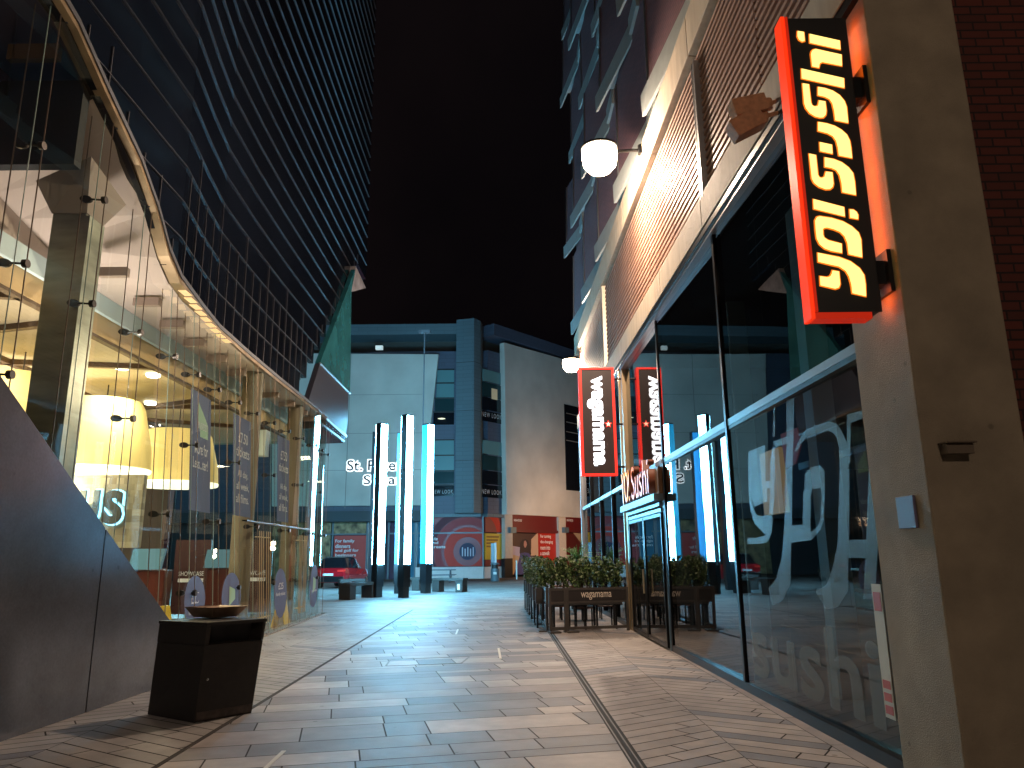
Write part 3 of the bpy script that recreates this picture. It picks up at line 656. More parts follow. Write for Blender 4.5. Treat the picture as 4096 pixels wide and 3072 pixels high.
for k, y in enumerate(js[2:]):
    yy = y+.10; lo = wall_top(yy)+.02
    q = MB(); off = Vector((.06,0,0))
    q.tube(GP(yy, lo)+off, GP(yy, SZ(yy)-.02)+off, .007, 0, 6); cb = q.build('cable', cable_m, LB)
    q = MB(); q.tube(GP(yy-.16, lo)+Vector((-.13,0,0)), GP(yy-.16, SZ(yy)-.02)+Vector((-.13,0,0)), .007, 0, 6); q.build('cable', cable_m, LB)
    for zc in ((1.05, 3.37, 4.55) if k % 2 else (2.2, 4.55))+((5.9,) if yy < 9 else ()):
        if zc < lo+.1 or zc > SZ(yy)-.3: continue
        q = MB(); p = GP(yy, zc)
        q.tube(p+Vector((.035,0,0)), p+Vector((.085,0,0)), .045, 0, 14); q.tube(p+Vector((-.10,-.03,0)), p+Vector((.04,0,0)), .012, 0, 8)
        c = p+Vector((-.15,-.04,0)); pts = []
        for i in range(14):
            t = 2*math.pi*i/14; pts.append(c+Vector((.066*math.cos(t),.02*math.cos(t),.046*math.sin(t))))
        q.prism(pts, (0,.03,0)); q.build('clamp', clampm, cb)
# glass ribs inside each joint with head shoes
rib_g = glass('rib glass', (.93,.96,.93), 1.2, 0.0, .7)
for y in js[5:]:
    q = MB(); a = GP(y+.3, .05)+Vector((-.32,0,0)); t = GP(y+.3, 5.42)+Vector((-.32,0,0)); w = Vector((-.30,-.05,0))
    q.face([a, a+w, t+w, t]); rb_ = q.build('glass_rib', rib_g, LB)
    q = MB(); tt = t+w*.5; q.box(tt.x-.2, tt.x+.2, tt.y-.05, tt.y+.05, 5.42, 5.55); q.build('head_shoe', mat('taupe metal', (.36,.28,.24), .5, .2), rb_)
# soffit edge strip (gold under-edge), ledge
gold = mat('bronze soffit edge', (.34,.25,.15), .38, .55, noise=.35, nscale=2.5, bump=.1, bscale=3)
q = MB()
OUTs = sorted([p for p in OUT if p[1] <= 22.4]+[(xat(OUT,y),y) for y in (7.47,8.15,9.11,9.7,10.17,10.62)], key=lambda p: p[1])
for (a, c) in zip(OUTs[:-1], OUTs[1:]):
    ia = min(xat(GT, max(3.4, a[1]))-.02, a[0]-.05); ic = min(xat(GT, max(3.4, min(22, c[1])))-.02, c[0]-.05); Sa, Sc = SZ(a[1]), SZ(c[1])
    q.hexa([(ia,a[1],Sa),(a[0]+.02,a[1],Sa),(c[0]+.02,c[1],Sc),(ic,c[1],Sc),(ia,a[1],Sa+.07),(a[0]+.02,a[1],Sa+.07),(c[0]+.02,c[1],Sc+.07),(ic,c[1],Sc+.07)])
q.build('soffit_edge', gold, LB)
q = MB()
for (a, c) in zip(OUTs[:-1], OUTs[1:]):
    Sa, Sc = SZ(a[1])+.07, SZ(c[1])+.07
    q.hexa([(a[0]-.05,a[1],Sa),(a[0]+.04,a[1],Sa),(c[0]+.04,c[1],Sc),(c[0]-.05,c[1],Sc),(a[0]-.05,a[1],Sa+.07),(a[0]+.04,a[1],Sa+.07),(c[0]+.04,c[1],Sc+.07),(c[0]-.05,c[1],Sc+.07)])
q.build('edge_trim', mat('dull edge metal', (.16,.17,.19), .4, .6), LB)
# little ladder like slots lit under the edge
lit_slot = mat('lit slot', (.8,.6,.3), .5, emit=(1,.72,.36), estr=.55)
q = MB()
for k in range(9):
    y = 10.9+k*.33; xx = xat(OUT, y); q.box(xx-.10, xx+.015, y, y+.25, SOF-.012, SOF-.002)
q.build('lit_slot_row', lit_slot, LB)
# upper wall: dark glass skin, horizontal ribs, mullions behind
A0 = (18.9, 5.75); A1 = (26.3, 12.4)
def yend(z):    # end of the ribbed wall follows the slanting cut
    if z >= A1[1]: return 27.7
    return A0[0]+(A1[0]-A0[0])*max(0, (z-A0[1])/(A1[1]-A0[1]))
def cutline(P, y1, y0=3.4):
    out = [p for p in P if y0+.01 < p[1] < y1-.01]; out.append((xat(P, y1), y1)); return [(xat(P, y0), y0)]+out
skin = mat('dark curtain glass', (.006,.009,.016), .10, 0, spec=.7, noise=.3, nscale=.6)
fz = .585; ZT = 30.5
q = MB(); z = SOF+.17; mq = MB(); nm = 0
rows = []
while z < ZT: rows.append(z); z += fz
for z in rows:
    ys = ystart(z); yt = ystart(z+fz); ln = cutline(OUT, yend(z+fz*.5), ys); q.sweep(ln, z, z+fz, -.20, -.07)
    if ys-yt > .02: q.prism([(xat(OUT,ys)-.20,ys,z), (xat(OUT,ys)-.20,ys,z+fz), (xat(OUT,yt)-.20,yt,z+fz)], (.13,0,0))
q.build('upper_skin', skin, LB)
ribm = mat('grey rib', (.085,.09,.105), .45, .7)
for z in rows[1:]:
    r_ = MB(); r_.sweep(cutline(OUT, yend(z), ystart(z)), z-.006, z+.006, -.069, -.045); r_.build('horizontal_rib', ribm, LB)
thinm = mat('thin mullion', (.09,.09,.10), .4, .6)
for k in range(0, 46):
    y = 5.2+k*.52; ztop = SOF+.17+fz*(3 if k % 3 else 4)
    zc = max(SOF+.2, A0[1]+(y-A0[0])/(A1[0]-A0[0])*(A1[1]-A0[1])+.1) if y > A0[0] else SOF+.2
    if y > 26: continue
    xx = xat(OUT, y)-.055
    if y < 10.6:
        zc = SZ(y)+.15; ztop = zc+.7 if k % 3 == 0 else zc+.35
    r_ = MB(); r_.box(xx-.008, xx+.006, y-.008, y+.008, zc, max(zc+.3, ztop)); r_.build('vertical_mullion', thinm, LB)
# prow: flat end panel beyond the slanting cut
pa_, pb_ = (-5.62, 18.9), (-5.46, 25.5)
def PW(x, y): return onv(x, y, pa_, pb_)
teal = mat('teal glass panel', (.04,.22,.26), .18, .2, noise=.3, nscale=1.5, spec=.8)
q = MB(); q.prism([PW(320,363), PW(356.5,266), PW(351.5,291), PW(350,393)], (-.15,0,0)); q.build('prow_glass', teal, LB)
q = MB(); q.prism([PW(309,399), PW(320,363.5), PW(348.7,393.5), PW(347.5,421), PW(346,436), PW(326,418)], (-.15,0,0)); q.build('prow_panel', mat('mauve grey metal', (.10,.11,.15), .3, .5), LB)
q = MB(); a = PW(319.7,363); c = PW(350,393.5); q.tube(a, c, .03, 0, 6); q.tube(PW(326,418), PW(346,436), .05, 0, 6); q.tube(PW(322,424), PW(344,441), .03, 0, 6); q.build('prow_rail', alu, LB)
q = MB(); q.prism([PW(355.8,266), PW(366,288), PW(351.2,292)], (-.25,0,0)); q.build('prow_tip', mat('pinkish soffit panel', (.36,.34,.36), .5, noise=.35, nscale=3), LB)
q = MB(); q.prism([PW(326,419), PW(346,437), PW(343,443), PW(322,428)], (-1.2,.2,0)); q.build('prow_soffit', mat('polished soffit', (.4,.42,.44), .12, .9), LB)
# interior
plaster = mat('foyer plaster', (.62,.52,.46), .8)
q = MB(); q.face([(-6.44,10.63,SOF-.01),(-5.13,10.63,SOF-.01),(-5.27,11.4,SOF-.01),(-5.5,15.6,SOF-.01),(-5.55,23,SOF-.01),(-6.44,23,SOF-.01)])
ysl = [8.2,8.6,9.11,9.7,10.17,10.62]
for a, c in zip(ysl[:-1], ysl[1:]):
    ia, ic = 6.15-(a-8.2)*.23, 6.15-(c-8.2)*.23
    q.face([(-6.44,a,ia),(-5.13,a,SZ(a)-.03),(-5.13,c,SZ(c)-.03),(-6.44,c,ic)])
q.build('foyer_soffit', plaster, LB)
q = MB(); q.face([(-6.445,3.4,5.3),(-6.445,10.7,5.3),(-6.445,10.7,5.62),(-6.445,8.2,6.2),(-6.445,3.4,6.2)]); q.build('upper_wall_plaster', plaster, LB)
q = MB(); q.box(-6.42,-6.352,7.0,23,5.30,5.585); q.build('drop_fascia', mat('pale blue fascia', (.62,.78,.80), .6), LB)
q = MB(); q.box(-6.50,-6.43,7.0,23,4.98,5.31); q.build('drop_fascia_timber', mat('honey timber', (.52,.36,.16), .55, noise=.2, nscale=3, stretch=(1,.2,1)), LB)
ceilm = mat('honey ceiling board', (.48,.40,.26), .6, noise=.12, nscale=1.2)
q = MB(); q.face([(-18,3.5,5.02),(-6.46,3.5,5.02),(-6.46,23,5.02),(-18,23,5.02)]); q.build('foyer_ceiling', ceilm, LB)
beam = mat('dark timber beam', (.10,.06,.03), .6)
for (a, c) in (((-6.5,3.5),(-6.5,23)),((-6.5,10.5),(-13,12.2)),((-6.5,13.2),(-13,12.0)),((-6.5,16),(-15,20)),((-6.5,17.0),(-14,16.0)),((-6.5,9.4),(-12,8.0)),((-6.5,20),(-15,15)),((-8.5,7),(-9.5,23))):
    a = Vector((*a,0)); c = Vector((*c,0)); d = (c-a).normalized(); w = Vector((d.y,-d.x,0))*.055
    r_ = MB(); r_.hexa([a-w+Vector((0,0,4.93)),a+w+Vector((0,0,4.93)),c+w+Vector((0,0,4.93)),c-w+Vector((0,0,4.93)),a-w+Vector((0,0,5.018)),a+w+Vector((0,0,5.018)),c+w+Vector((0,0,5.018)),c-w+Vector((0,0,5.018))]); r_.build('ceiling_beam', beam, LB)
q = MB(); q.box(-6.44,-5.16,8.05,8.19,6.13,7.25); q.build('dark_bulkhead', mat('charcoal bulkhead', (.012,.016,.02), .7), LB)
voidm = mat('unlit void plaster', (.085,.065,.095), .85, noise=.1, nscale=.8)  # the void gets no light: its darkness is put into this mauve
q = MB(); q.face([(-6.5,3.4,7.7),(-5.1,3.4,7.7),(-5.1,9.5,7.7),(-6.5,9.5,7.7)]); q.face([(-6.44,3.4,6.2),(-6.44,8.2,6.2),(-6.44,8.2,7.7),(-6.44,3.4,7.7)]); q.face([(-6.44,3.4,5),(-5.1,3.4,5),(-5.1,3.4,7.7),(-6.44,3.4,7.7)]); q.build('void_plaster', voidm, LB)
q = MB(); q.box(-5.9,-5.3,7.7,7.78,7.3,7.5); q.build('void_trim', beam, LB)
wallm = mat('brown foyer wall', (.065,.052,.045), .7, noise=.25, nscale=.8)
q = MB(); q.face([(-18,3.5,0),(-18,23,0),(-18,23,5.02),(-18,3.5,5.02)]); q.face([(-18,23,0),(-10.5,23,0),(-10.5,23,5.02),(-18,23,5.02)]); q.face([(-18,3.5,0),(-18,3.5,5.02),(-5,3.5,5.02),(-5,3.5,0)]); q.build('foyer_wall', wallm, LB)
q = MB(); q.face([(-18,3.5,.004),(-4.97,3.5,.004),(-4.92,10,.004),(-5.1,16,.004),(-5.5,22.1,.004),(-5.5,23,.004),(-18,23,.004)]); tag(q.build('foyer_floor', mat('grey foyer tile', (.20,.20,.19), .22, noise=.12, nscale=1.5), LB))
# foyer end glazing beyond the doors
q = MB(); q.face([(-10.5,23,0),(-5.55,22.1,0),(-5.55,22.1,5.6),(-10.5,23,5.6)]); q.build('end_glazing', glass('end glass', (.7,.8,.78), 1.5), LB)
# columns
q = MB(); cx, cy_ = -5.43, 8.75
q.box(cx-.24, cx+.18, cy_-.18, cy_+.18, 0, 5.75); q.build('steel_column', mat('column steel', (.42,.44,.36), .3, .9, noise=.2, nscale=2, stretch=(1,1,4)), LB, bevel=.01)
q = MB(); q.box(cx+.185, cx+.25, cy_-.22, cy_+.12, 0, 5.7); q.build('column_fin', MATS['column steel'], LB)
q = MB(); q.hexa([(cx-.25,cy_-.19,5.75),(cx+.19,cy_-.19,5.75),(cx+.19,cy_+.19,5.75),(cx-.25,cy_+.19,5.75),(cx-.36,cy_-.4,6.08),(cx+.28,cy_-.4,6.4),(cx+.28,cy_+.5,6.2),(cx-.36,cy_+.5,5.95)]); q.build('column_head', mat('warm grey capital', (.40,.34,.30), .7), LB)
for (x, y, r) in ((-5.75,16.2,.22),(-5.85,19.9,.2)):
    q = MB(); q.lathe((x,y,0), [(r,0),(r,5.6)], 24); q.build('round_column', mat('bronze column', (.20,.17,.12), .5, .2, noise=.15, nscale=1.2), LB, smooth=True)
q = MB(); q.box(-6.1,-5.75,17.3,17.6,3.9,4.5); q.build('ceiling_projector', mat('pale blue box', (.5,.6,.6), .5), LB)
# foyer lights
warm = (1,.83,.60)
for i, (x, y) in enumerate(((-8.3,10.5),(-9.5,15.5),(-7.4,13.8),(-12.5,12.5),(-8.2,19.5),(-12.5,19))):
    light('foyer_lamp', 'AREA', (x, y, 4.9), 150, warm, .8, LB)
light('soffit_wash', 'AREA', (-5.8, 9.9, 3.2), 90, (1,.84,.76), .5, LB, target=(-5.7, 9.6, 6))
light('ceiling_wash', 'AREA', (-9.0, 13, 2.4), 420, warm, 2.5, LB, target=(-9.2, 13.2, 5))
c2 = T(0,1000,.6329)
k = 0
for (x, y) in ((285,795),(950,970),(980,1110),(1610,1070),(770,745),(968,795)):
    px, py = c2(x, y); p = atz(px, py, 4.98)
    if p.y > 24: p = atz(px, py, 4.98)
    q = MB(); q.lathe((p.x, p.y, 4.955), [(.11,0),(.125,.02),(.13,.055)], 20)
    tag(q.build('downlight', mat('downlight glow', (1,1,.9), .5, emit=(1,.95,.85), estr=7)), 'round white downlight set in the honey coloured foyer ceiling', 'ceiling light', 'downlights in the foyer ceiling')
# drum pendants
shade = mat('yellow drum shade', (.62,.50,.20), .7, emit=(1,.68,.20), estr=.42, noise=.06, nscale=1.0)
inner = mat('lit shade rim', (1,.95,.8), .6, emit=(1,.93,.70), estr=1.7)
for i, (px, ybot, ytop, D, hw, lab) in enumerate(((10,465,378,12.2,55,'nearest yellow drum pendant, half hidden by the grey clad wall'),(99,470,402,14.7,46,'middle yellow drum pendant beside the steel column'),(174,484,432,17,40,'farthest yellow drum pendant, beside the first hanging banner'))):
    a = atY(px, ybot, D); t = atY(px, ytop, D); r = hw*D/750*1.03
    th = thing('drum_pendant', (a.x, a.y, a.z), lab, 'pendant lamp', 'yellow drum pendants in the foyer')
    h = t.z-a.z; q = MB(); q.lathe((a.x, a.y, a.z), [(r,0),(r*.97,h*.3),(r*.78,h*.9),(r*.70,h)], 40, cap=False); q.build('shade', shade, th, smooth=True)
    q = MB(); q.lathe((a.x, a.y, a.z-.05), [(r*.99,0),(r*1.005,.02),(r*1.005,.06),(r*.95,.07)], 40); q.build('diffuser', inner, th, smooth=True)
    q = MB(); q.tube((a.x,a.y,a.z+h), (a.x,a.y,5.0), .012); q.tube((a.x-.3,a.y,a.z+h-.02),(a.x+.3,a.y,a.z+h-.02), .015); q.build('hanging_cord', black, th)
# wall sign: mosaic panel and letters
D = 13.2; c4_ = T(0,1600,.3316)
p0 = atY(*c4_(700,1790), D); p1 = atY(*c4_(1745,900), D)
sgp = thing('mosaic_sign', (p0.x, D, p0.z), 'cream mosaic panel carrying large grey letters with blue halo light', 'sign')
def mosaic():
    M = bpy.data.materials.new('cream mosaic'); M.use_nodes = True; nt = M.node_tree; b = nt.nodes['Principled BSDF']
    tc = nt.nodes.new('ShaderNodeTexCoord'); sx = nt.nodes.new('ShaderNodeSeparateXYZ'); cb = nt.nodes.new('ShaderNodeCombineXYZ')
    nt.links.new(tc.outputs['Object'], sx.inputs[0]); nt.links.new(sx.outputs[0], cb.inputs[0]); nt.links.new(sx.outputs[2], cb.inputs[1])
    br = nt.nodes.new('ShaderNodeTexBrick'); br.inputs['Color1'].default_value = (.75,.70,.5,1); br.inputs['Color2'].default_value = (.42,.38,.27,1); br.inputs['Mortar'].default_value = (.5,.46,.33,1)
    br.inputs['Scale'].default_value = 1; br.inputs['Brick Width'].default_value = .13; br.inputs['Row Height'].default_value = .11; br.inputs['Mortar Size'].default_value = .001
    nt.links.new(cb.outputs[0], br.inputs[0]); nt.links.new(br.outputs[0], b.inputs['Base Color']); return M
q = MB(); q.box(p0.x, p1.x, D, D+.12, p0.z, p1.z); q.build('panel', mosaic(), sgp)
gr = mat('grey letter', (.10,.12,.12), .5); halo = mat('blue halo', (.5,.8,1), .5, emit=(.30,.72,1), estr=3.0)
for ch, xa, xb in (('U', 930, 1210), ('S', 1215, 1495)):
    a = atY(*c4_(xa, 1500), D-.08); c = atY(*c4_(xb, 1085), D-.08)
    fr = lambda u, v, d: Vector((u, D-.05-d, v))
    lt = text('letter', ch, fr, a.x, c.x, a.z, c.z, gr, sgp, depth=.05, bold=.05)
    text('halo', ch, lambda u, v, d: Vector((u, D-.012, v)), a.x-.022, c.x+.022, a.z-.022, c.z+.022, halo, lt, bold=.075)
# banners hanging behind the glass
navy = mat('slate blue banner', (.085,.11,.22), .7); wt = mat('white print', (.62,.64,.68), .7); greenp = mat('green print', (.30,.5,.33), .6)
def hit(px, py):      # where the sight line through a photograph pixel meets the glass
    d = ray(px, py); lo, hi = 4.8, 22.5
    for _ in range(30):
        mid = (lo+hi)/2; p = EYE+d*(mid/d.y)
        if p.x > GP(mid, p.z).x: lo = mid
        else: hi = mid
    return mid, p.z
def banner(px0, px1, pyt, pyb, o0, o1, label, lines, logo=False):
    ya, z1 = hit(px0, pyt); yb, _ = hit(px1, pyt); z0 = hit(px0, pyb)[1]; k_ = (z1-z0)/(o1-o0)
    lines = [(s_, a, b, z0+(c-o0)*k_, z0+(d-o0)*k_) for s_, a, b, c, d in lines]
    t = thing('hanging_banner', GP((ya+yb)/2, z0), label, 'banner', 'slate blue banners behind the glass')
    f = lambda u, v, d: GP(ya+u*(yb-ya), v)+Vector((-.10+d, 0, 0))
    q = MB(); q.hexa([f(0,z0,0),f(1,z0,0),f(1,z0,.012),f(0,z0,.012),f(0,z1,0),f(1,z1,0),f(1,z1,.012),f(0,z1,.012)]); q.build('cloth', navy, t)
    if logo:
        q = MB(); q.face([f(.25,z1-.75,.016),f(.85,z1-.75,.016),f(.85,z1-.5,.016),f(.35,z1-.16,.016)]); q.build('green_emblem', greenp, t)
        text('lettering', 'INSIDER', f, .34, .83, z1-.62, z1-.5, wt, t, d=.02)
    for s_, u0, u1, v0, v1 in lines: text('lettering', s_, f, u0, u1, v0, v1, wt, t, d=.018, bold=.01)
    return t
banner(197,216,388,510,2.29,4.26,'nearest slate banner, with green emblem, behind the curved glass',[('More for',.2,.85,3.22,3.42),('Less...ter!',.12,.85,2.98,3.16)],True)
banner(238.5,255,413,515,2.32,4.26,'slate banner offering tickets, left of the bronze column',[('£7.50',.25,.8,3.74,3.95),('tickets',.12,.9,3.46,3.66),('All day,',.22,.82,3.03,3.2),('all week,',.15,.88,2.80,2.97),('all films.',.13,.86,2.57,2.74)])
banner(281.5,293,435,521,2.34,4.32,'slate banner offering tickets, right of the bronze column',[('£7.50',.25,.8,3.78,4.0),('tickets',.12,.9,3.5,3.7),('All day,',.22,.82,3.05,3.22),('all week,',.15,.88,2.82,2.99),('all films.',.13,.86,2.58,2.75)])
banner(314.5,321.5,445,548,2.4,4.5,'farthest slate banner, at the glass corner by the lit column',[('Join Insider',.1,.9,3.2,3.36),('it\'s free!',.25,.8,2.98,3.12)],True)
def oval(pxc, pyc, hw, hh, label, lines, logo=False):
    yc, zc = hit(pxc, pyc); ry = (hit(pxc+hw, pyc)[0]-hit(pxc-hw, pyc)[0])/2; rz = (hit(pxc, pyc-hh)[1]-hit(pxc, pyc+hh)[1])/2
    t = thing('window_sticker', GP(yc, zc), label, 'sticker', 'oval stickers low on the glass')
    f = lambda u, v, d: GP(yc+u*ry, zc+v*rz)+Vector((.012+d, 0, 0))
    q = MB(); q.face([f(math.cos(a), math.sin(a), 0) for a in [2*math.pi*i/32 for i in range(32)]]); q.build('oval_film', navy, t)
    if logo:
        q = MB(); q.face([f(-.3,-.35,.004),(f(.35,-.1,.004)),f(.35,.3,.004),f(-.25,.45,.004)]); q.build('green_emblem', greenp, t)
    for s_, u0, u1, v0, v1 in lines: text('lettering', s_, f, u0, u1, v0, v1, wt, t, d=.006, bold=.01)
oval(194,600,10.5,24.5,'oval sticker with price, nearest and behind the litter bin top',[('£25',-.38,.38,-.15,.3),('family ticket',-.6,.6,-.62,-.42)])
oval(231,597,9.5,24.5,'oval sticker with green emblem, second from the bin',[('join online',.1,.65,-.72,-.55)],True)
oval(280,593,6.4,24.7,'oval sticker with price, between the two sets of brass handles',[('£25',-.35,.4,.15,.42),('family ticket',-.7,.7,-.14,.04)])
oval(313.5,586,4.2,21,'oval sticker with green emblem, farthest by the glass corner',[('join online',-.5,.6,-.3,-.15)],True)
# door sets: clusters of tall brass bars
for (y0, lab) in ((hit(255,600)[0],'near set of tall brass door pulls on the glass front'),(hit(295,600)[0],'far set of tall brass door pulls on the glass front')):
    t = thing('door_pull_set', GP(y0, .3), lab, 'door handles', 'brass door pulls')
    for k, dy in enumerate((0,.13,.26,.46,.59,.72)):
        q = MB(); p = GP(y0+dy, .28)+Vector((.09,0,0)); u = GP(y0+dy, 2.12)+Vector((.09,0,0)); q.tube(p, u, .010); q.tube(GP(y0+dy,.4), GP(y0+dy,.4)+Vector((.09,0,0)), .01); q.tube(GP(y0+dy,2.0), GP(y0+dy,2.0)+Vector((.09,0,0)), .01); q.build('pull_bar', brass, t)
q = MB(); q.hexa([GP(14.9,2.28)+Vector((-.05,0,0)),GP(19.9,2.28)+Vector((-.05,0,0)),GP(19.9,2.28)+Vector((.05,0,0)),GP(14.9,2.28)+Vector((.05,0,0)),GP(14.9,2.31)+Vector((-.05,0,0)),GP(19.9,2.31)+Vector((-.05,0,0)),GP(19.9,2.31)+Vector((.05,0,0)),GP(14.9,2.31)+Vector((.05,0,0))]); q.build('door_head_rail', dark_metal, LB)
q = MB()
q.hexa([GP(9.5,0)+Vector((-.04,0,0)),GP(22,0)+Vector((-.04,0,0)),GP(22,0)+Vector((.06,0,0)),GP(9.5,0)+Vector((.06,0,0)),GP(9.5,.06)+Vector((-.04,0,0)),GP(22,.06)+Vector((-.04,0,0)),GP(22,.06)+Vector((.06,0,0)),GP(9.5,.06)+Vector((.06,0,0))]); q.build('base_rail', steel, LB)
# wet floor signs
yel = mat('yellow plastic', (.75,.52,.03), .45)
for (x, y, lab) in ((-5.55,18.6,'yellow wet floor sign just inside the doors, right of the price oval'),(-6.1,13.6,'yellow wet floor sign inside the foyer behind the two near ovals')):
    t = thing('wet_floor_sign', (x, y, 0), lab, 'floor sign', 'wet floor signs')
    for sg_ in (-1, 1):
        q = MB(); q.prism([(x+sg_*.16,y-.22,.005),(x+sg_*.16,y+.22,.005),(x+sg_*.02,y+.13,.78),(x+sg_*.02,y-.13,.78)], (.02,0,0)); q.build('board', yel, t)
# foyer furniture
kz = [(-7.9,16.9),(-7.2,19.2),(-9.6,20.4)]
for i, (x, y) in enumerate(kz):
    t = thing('ticket_kiosk', (x, y, 0), ('red brown ticket kiosk with tilted screen, left one','red brown ticket kiosk with tilted screen, right one by the ovals','red brown ticket kiosk with tilted screen, deepest in the foyer')[i], 'kiosk', 'ticket kiosks')
    q = MB(); q.box(x-.35,x+.35,y-.2,y+.2,0.004,1.35); q.build('body', mat('red brown laminate', (.09,.02,.014), .35), t, bevel=.02)
    q = MB(); q.hexa([(x-.42,y-.28,1.36),(x+.28,y-.28,1.36),(x+.28,y-.2,1.36),(x-.42,y-.2,1.36),(x-.42,y-.1,1.80),(x+.28,y-.1,1.80),(x+.28,y-.02,1.80),(x-.42,y-.02,1.80)]); q.build('screen', mat('screen glow', (.03,.08,.10), .7, spec=.1, emit=(.38,.66,.78), estr=.22), t)
t = thing('concession_counter', (-12, 16, 0), 'long dark concession counter deep inside the foyer', 'counter')
q = MB(); q.box(-15,-11.5,10,21.5,.004,1.15); q.build('base', mat('walnut counter', (.12,.065,.035), .4, noise=.2), t)
q = MB(); q.box(-15.1,-11.4,9.9,21.6,1.15,1.2); q.build('worktop', mat('grey worktop', (.4,.4,.38), .3), t)
for i in range(5):
    y = 11+i*2.1; q = MB(); q.box(-15.6,-15.5,y,y+1.6,2.6,3.5); tag(q.build('menu_screen', mat('menu glow', (.5,.5,.5), .3, emit=(.75,.62,.45), estr=.5)), 'glowing menu screen above the concession counter', 'screen', 'menu screens above the counter')
for i, (x, y) in enumerate(((-6.9,14.2),(-7.6,15.3),(-7.1,16.9))):
    t = thing('queue_post', (x, y, 0), 'slim steel queue post standing in the foyer', 'queue post', 'queue posts')
    q = MB(); q.lathe((x,y,.004), [(.16,0),(.15,.02),(.03,.04)], 16); q.build('base', steel, t); q = MB(); q.tube((x,y,.04),(x,y,1.0),.025); q.build('pole', steel, t)
for i, (x, y, lab) in enumerate(((-9.0,21.6,'dark poster stand with pale heading, left'),(-7.4,22.0,'dark poster stand with pale heading, right'))):
    t = thing('poster_stand', (x, y, 0), lab+' inside the foyer', 'poster stand', 'poster stands')
    q = MB(); q.box(x-.5,x+.5,y-.04,y+.04,.1,2.1); q.build('panel', mat('dark poster', (.05,.02,.02), .4), t)
    q = MB(); q.box(x-.35,x+.35,y-.055,y-.042,.95,1.05); q.build('pale_band', wt, t)
    text('lettering', 'SHOWCASE', lambda u, v, d: Vector((u, y-.05, v)), x-.35, x+.35, 1.12, 1.24, wt, t)

# ================================================================== grey clad wall, near left
a0 = Vector((-4.66, 4.2, 0)); a1 = Vector((-4.43, 10.45, 0))
def CW(t, z): p = a0+(a1-a0)*t; return Vector((p.x, p.y, z))
cwt = thing('clad_wall', (-4.6, 7, 0), 'grey metal clad wall with a steep sloping top edge beside the bin', 'wall')
def cw_t(x, y):
    p = onv(x, y, (a0.x,a0.y), (a1.x,a1.y)); return (p.y-a0.y)/(a1.y-a0.y), p.z
tA, zA = cw_t(0, 375); tB, zB = cw_t(163, 612); sl = (zB-zA)/(tB-tA); t_end = tA-zA/sl; zs = zA-sl*tA
tj, _ = cw_t(88, 690)
th = Vector((-.25, 0, 0))
for ta, tb, nm in ((0, tj-.002, 'cladding_panel'), (tj+.002, t_end, 'cladding_panel')):
    q = MB(); zt = lambda t: max(.03, zs+sl*t)
    q.prism([CW(ta,0.0), CW(tb,0.0), CW(tb, zt(tb)), CW(ta, zt(ta))], th); q.build(nm, grey_clad, cwt)
q = MB(); q.prism([CW(tj-.002,0),CW(tj+.002,0),CW(tj+.002,zs+sl*tj-.02),CW(tj-.002,zs+sl*tj-.02)], (-.2,0,0)); ob = q.build('joint_strip', black, cwt); ob.location.x -= .01
# ================================================================== litter bin with ashtray dish
bt = thing('litter_bin', (-3.25, 8.2, 0), 'dark leaning litter bin with side slot and metal ashtray dish on top', 'bin')
# footprint corners (left, front, right, back) and top corners
Fb = [Vector((-3.80,8.31,0)), Vector((-3.13,7.86,0)), Vector((-2.73,8.33,0)), Vector((-3.40,8.80,0))]
Ft = [atY(160,621,8.22), atY(207.5,622.5,7.93), atY(266,618.5,8.42)]
zt = .94
Ft = [atz(160,620.5,zt), atz(207.5,622.5,zt), atz(266.5,618.5,zt)]; Ft.append(Ft[0]+Ft[2]-Ft[1])
def bp(i, t): return Fb[i].lerp(Ft[i], t)
q = MB(); q.hexa([bp(0,.0),bp(1,.0),bp(2,.0),bp(3,.0),bp(0,.77),bp(1,.77),bp(2,.77),bp(3,.77)]); body = q.build('body', black_rough, bt, bevel=.006)
# upper part: shell with an open slot on the right-hand face
def fc(i, j, u, t): return bp(i,t).lerp(bp(j,t), u)
inn = (bp(3,.5)-bp(1,.5)).normalized()*.05
q = MB()
q.hexa([bp(0,.772),bp(1,.772),bp(1,.772).lerp(bp(2,.772),.07),bp(0,.772).lerp(bp(3,.772),.07),bp(0,.965),bp(1,.965),bp(1,.965).lerp(bp(2,.965),.07),bp(0,.965).lerp(bp(3,.965),.07)]); q.build('slot_cheek', black_rough, bt)
q = MB(); q.hexa([fc(1,2,.96,.772),bp(2,.772),bp(3,.772),fc(0,3,.96,.772),fc(1,2,.96,.965),bp(2,.965),bp(3,.965),fc(0,3,.96,.965)]); q.build('slot_cheek', black_rough, bt)
q = MB(); c1 = lambda i,j,t,k: bp(i,t).lerp(bp(j,t), k)
q.hexa([bp(0,.772).lerp(bp(1,.772),.75)+Vector((.03,.03,0)), bp(0,.772).lerp(bp(1,.772),.75)+inn, fc(3,2,.75,.772), fc(3,2,.70,.772), bp(0,.965).lerp(bp(1,.965),.75)+Vector((.03,.03,0)), bp(0,.965).lerp(bp(1,.965),.75)+inn, fc(3,2,.75,.965), fc(3,2,.70,.965)]); q.build('slot_back', black, bt)
q = MB(); e = .012; q.hexa([bp(i,.967)+(bp(i,.967)-(bp(0,.967)+bp(2,.967))*.5).normalized()*e for i in range(4)]+[bp(i,1.0)+(bp(i,1.0)-(bp(0,1.0)+bp(2,1.0))*.5).normalized()*e for i in range(4)]); q.build('lid', black_rough, bt, bevel=.004)
ctr = (Ft[0]+Ft[2])*.5+Vector((.0,-.0,.012)); dc = atz(215.5, 613, zt+.05); ctr = Vector((dc.x, dc.y, zt+.012))
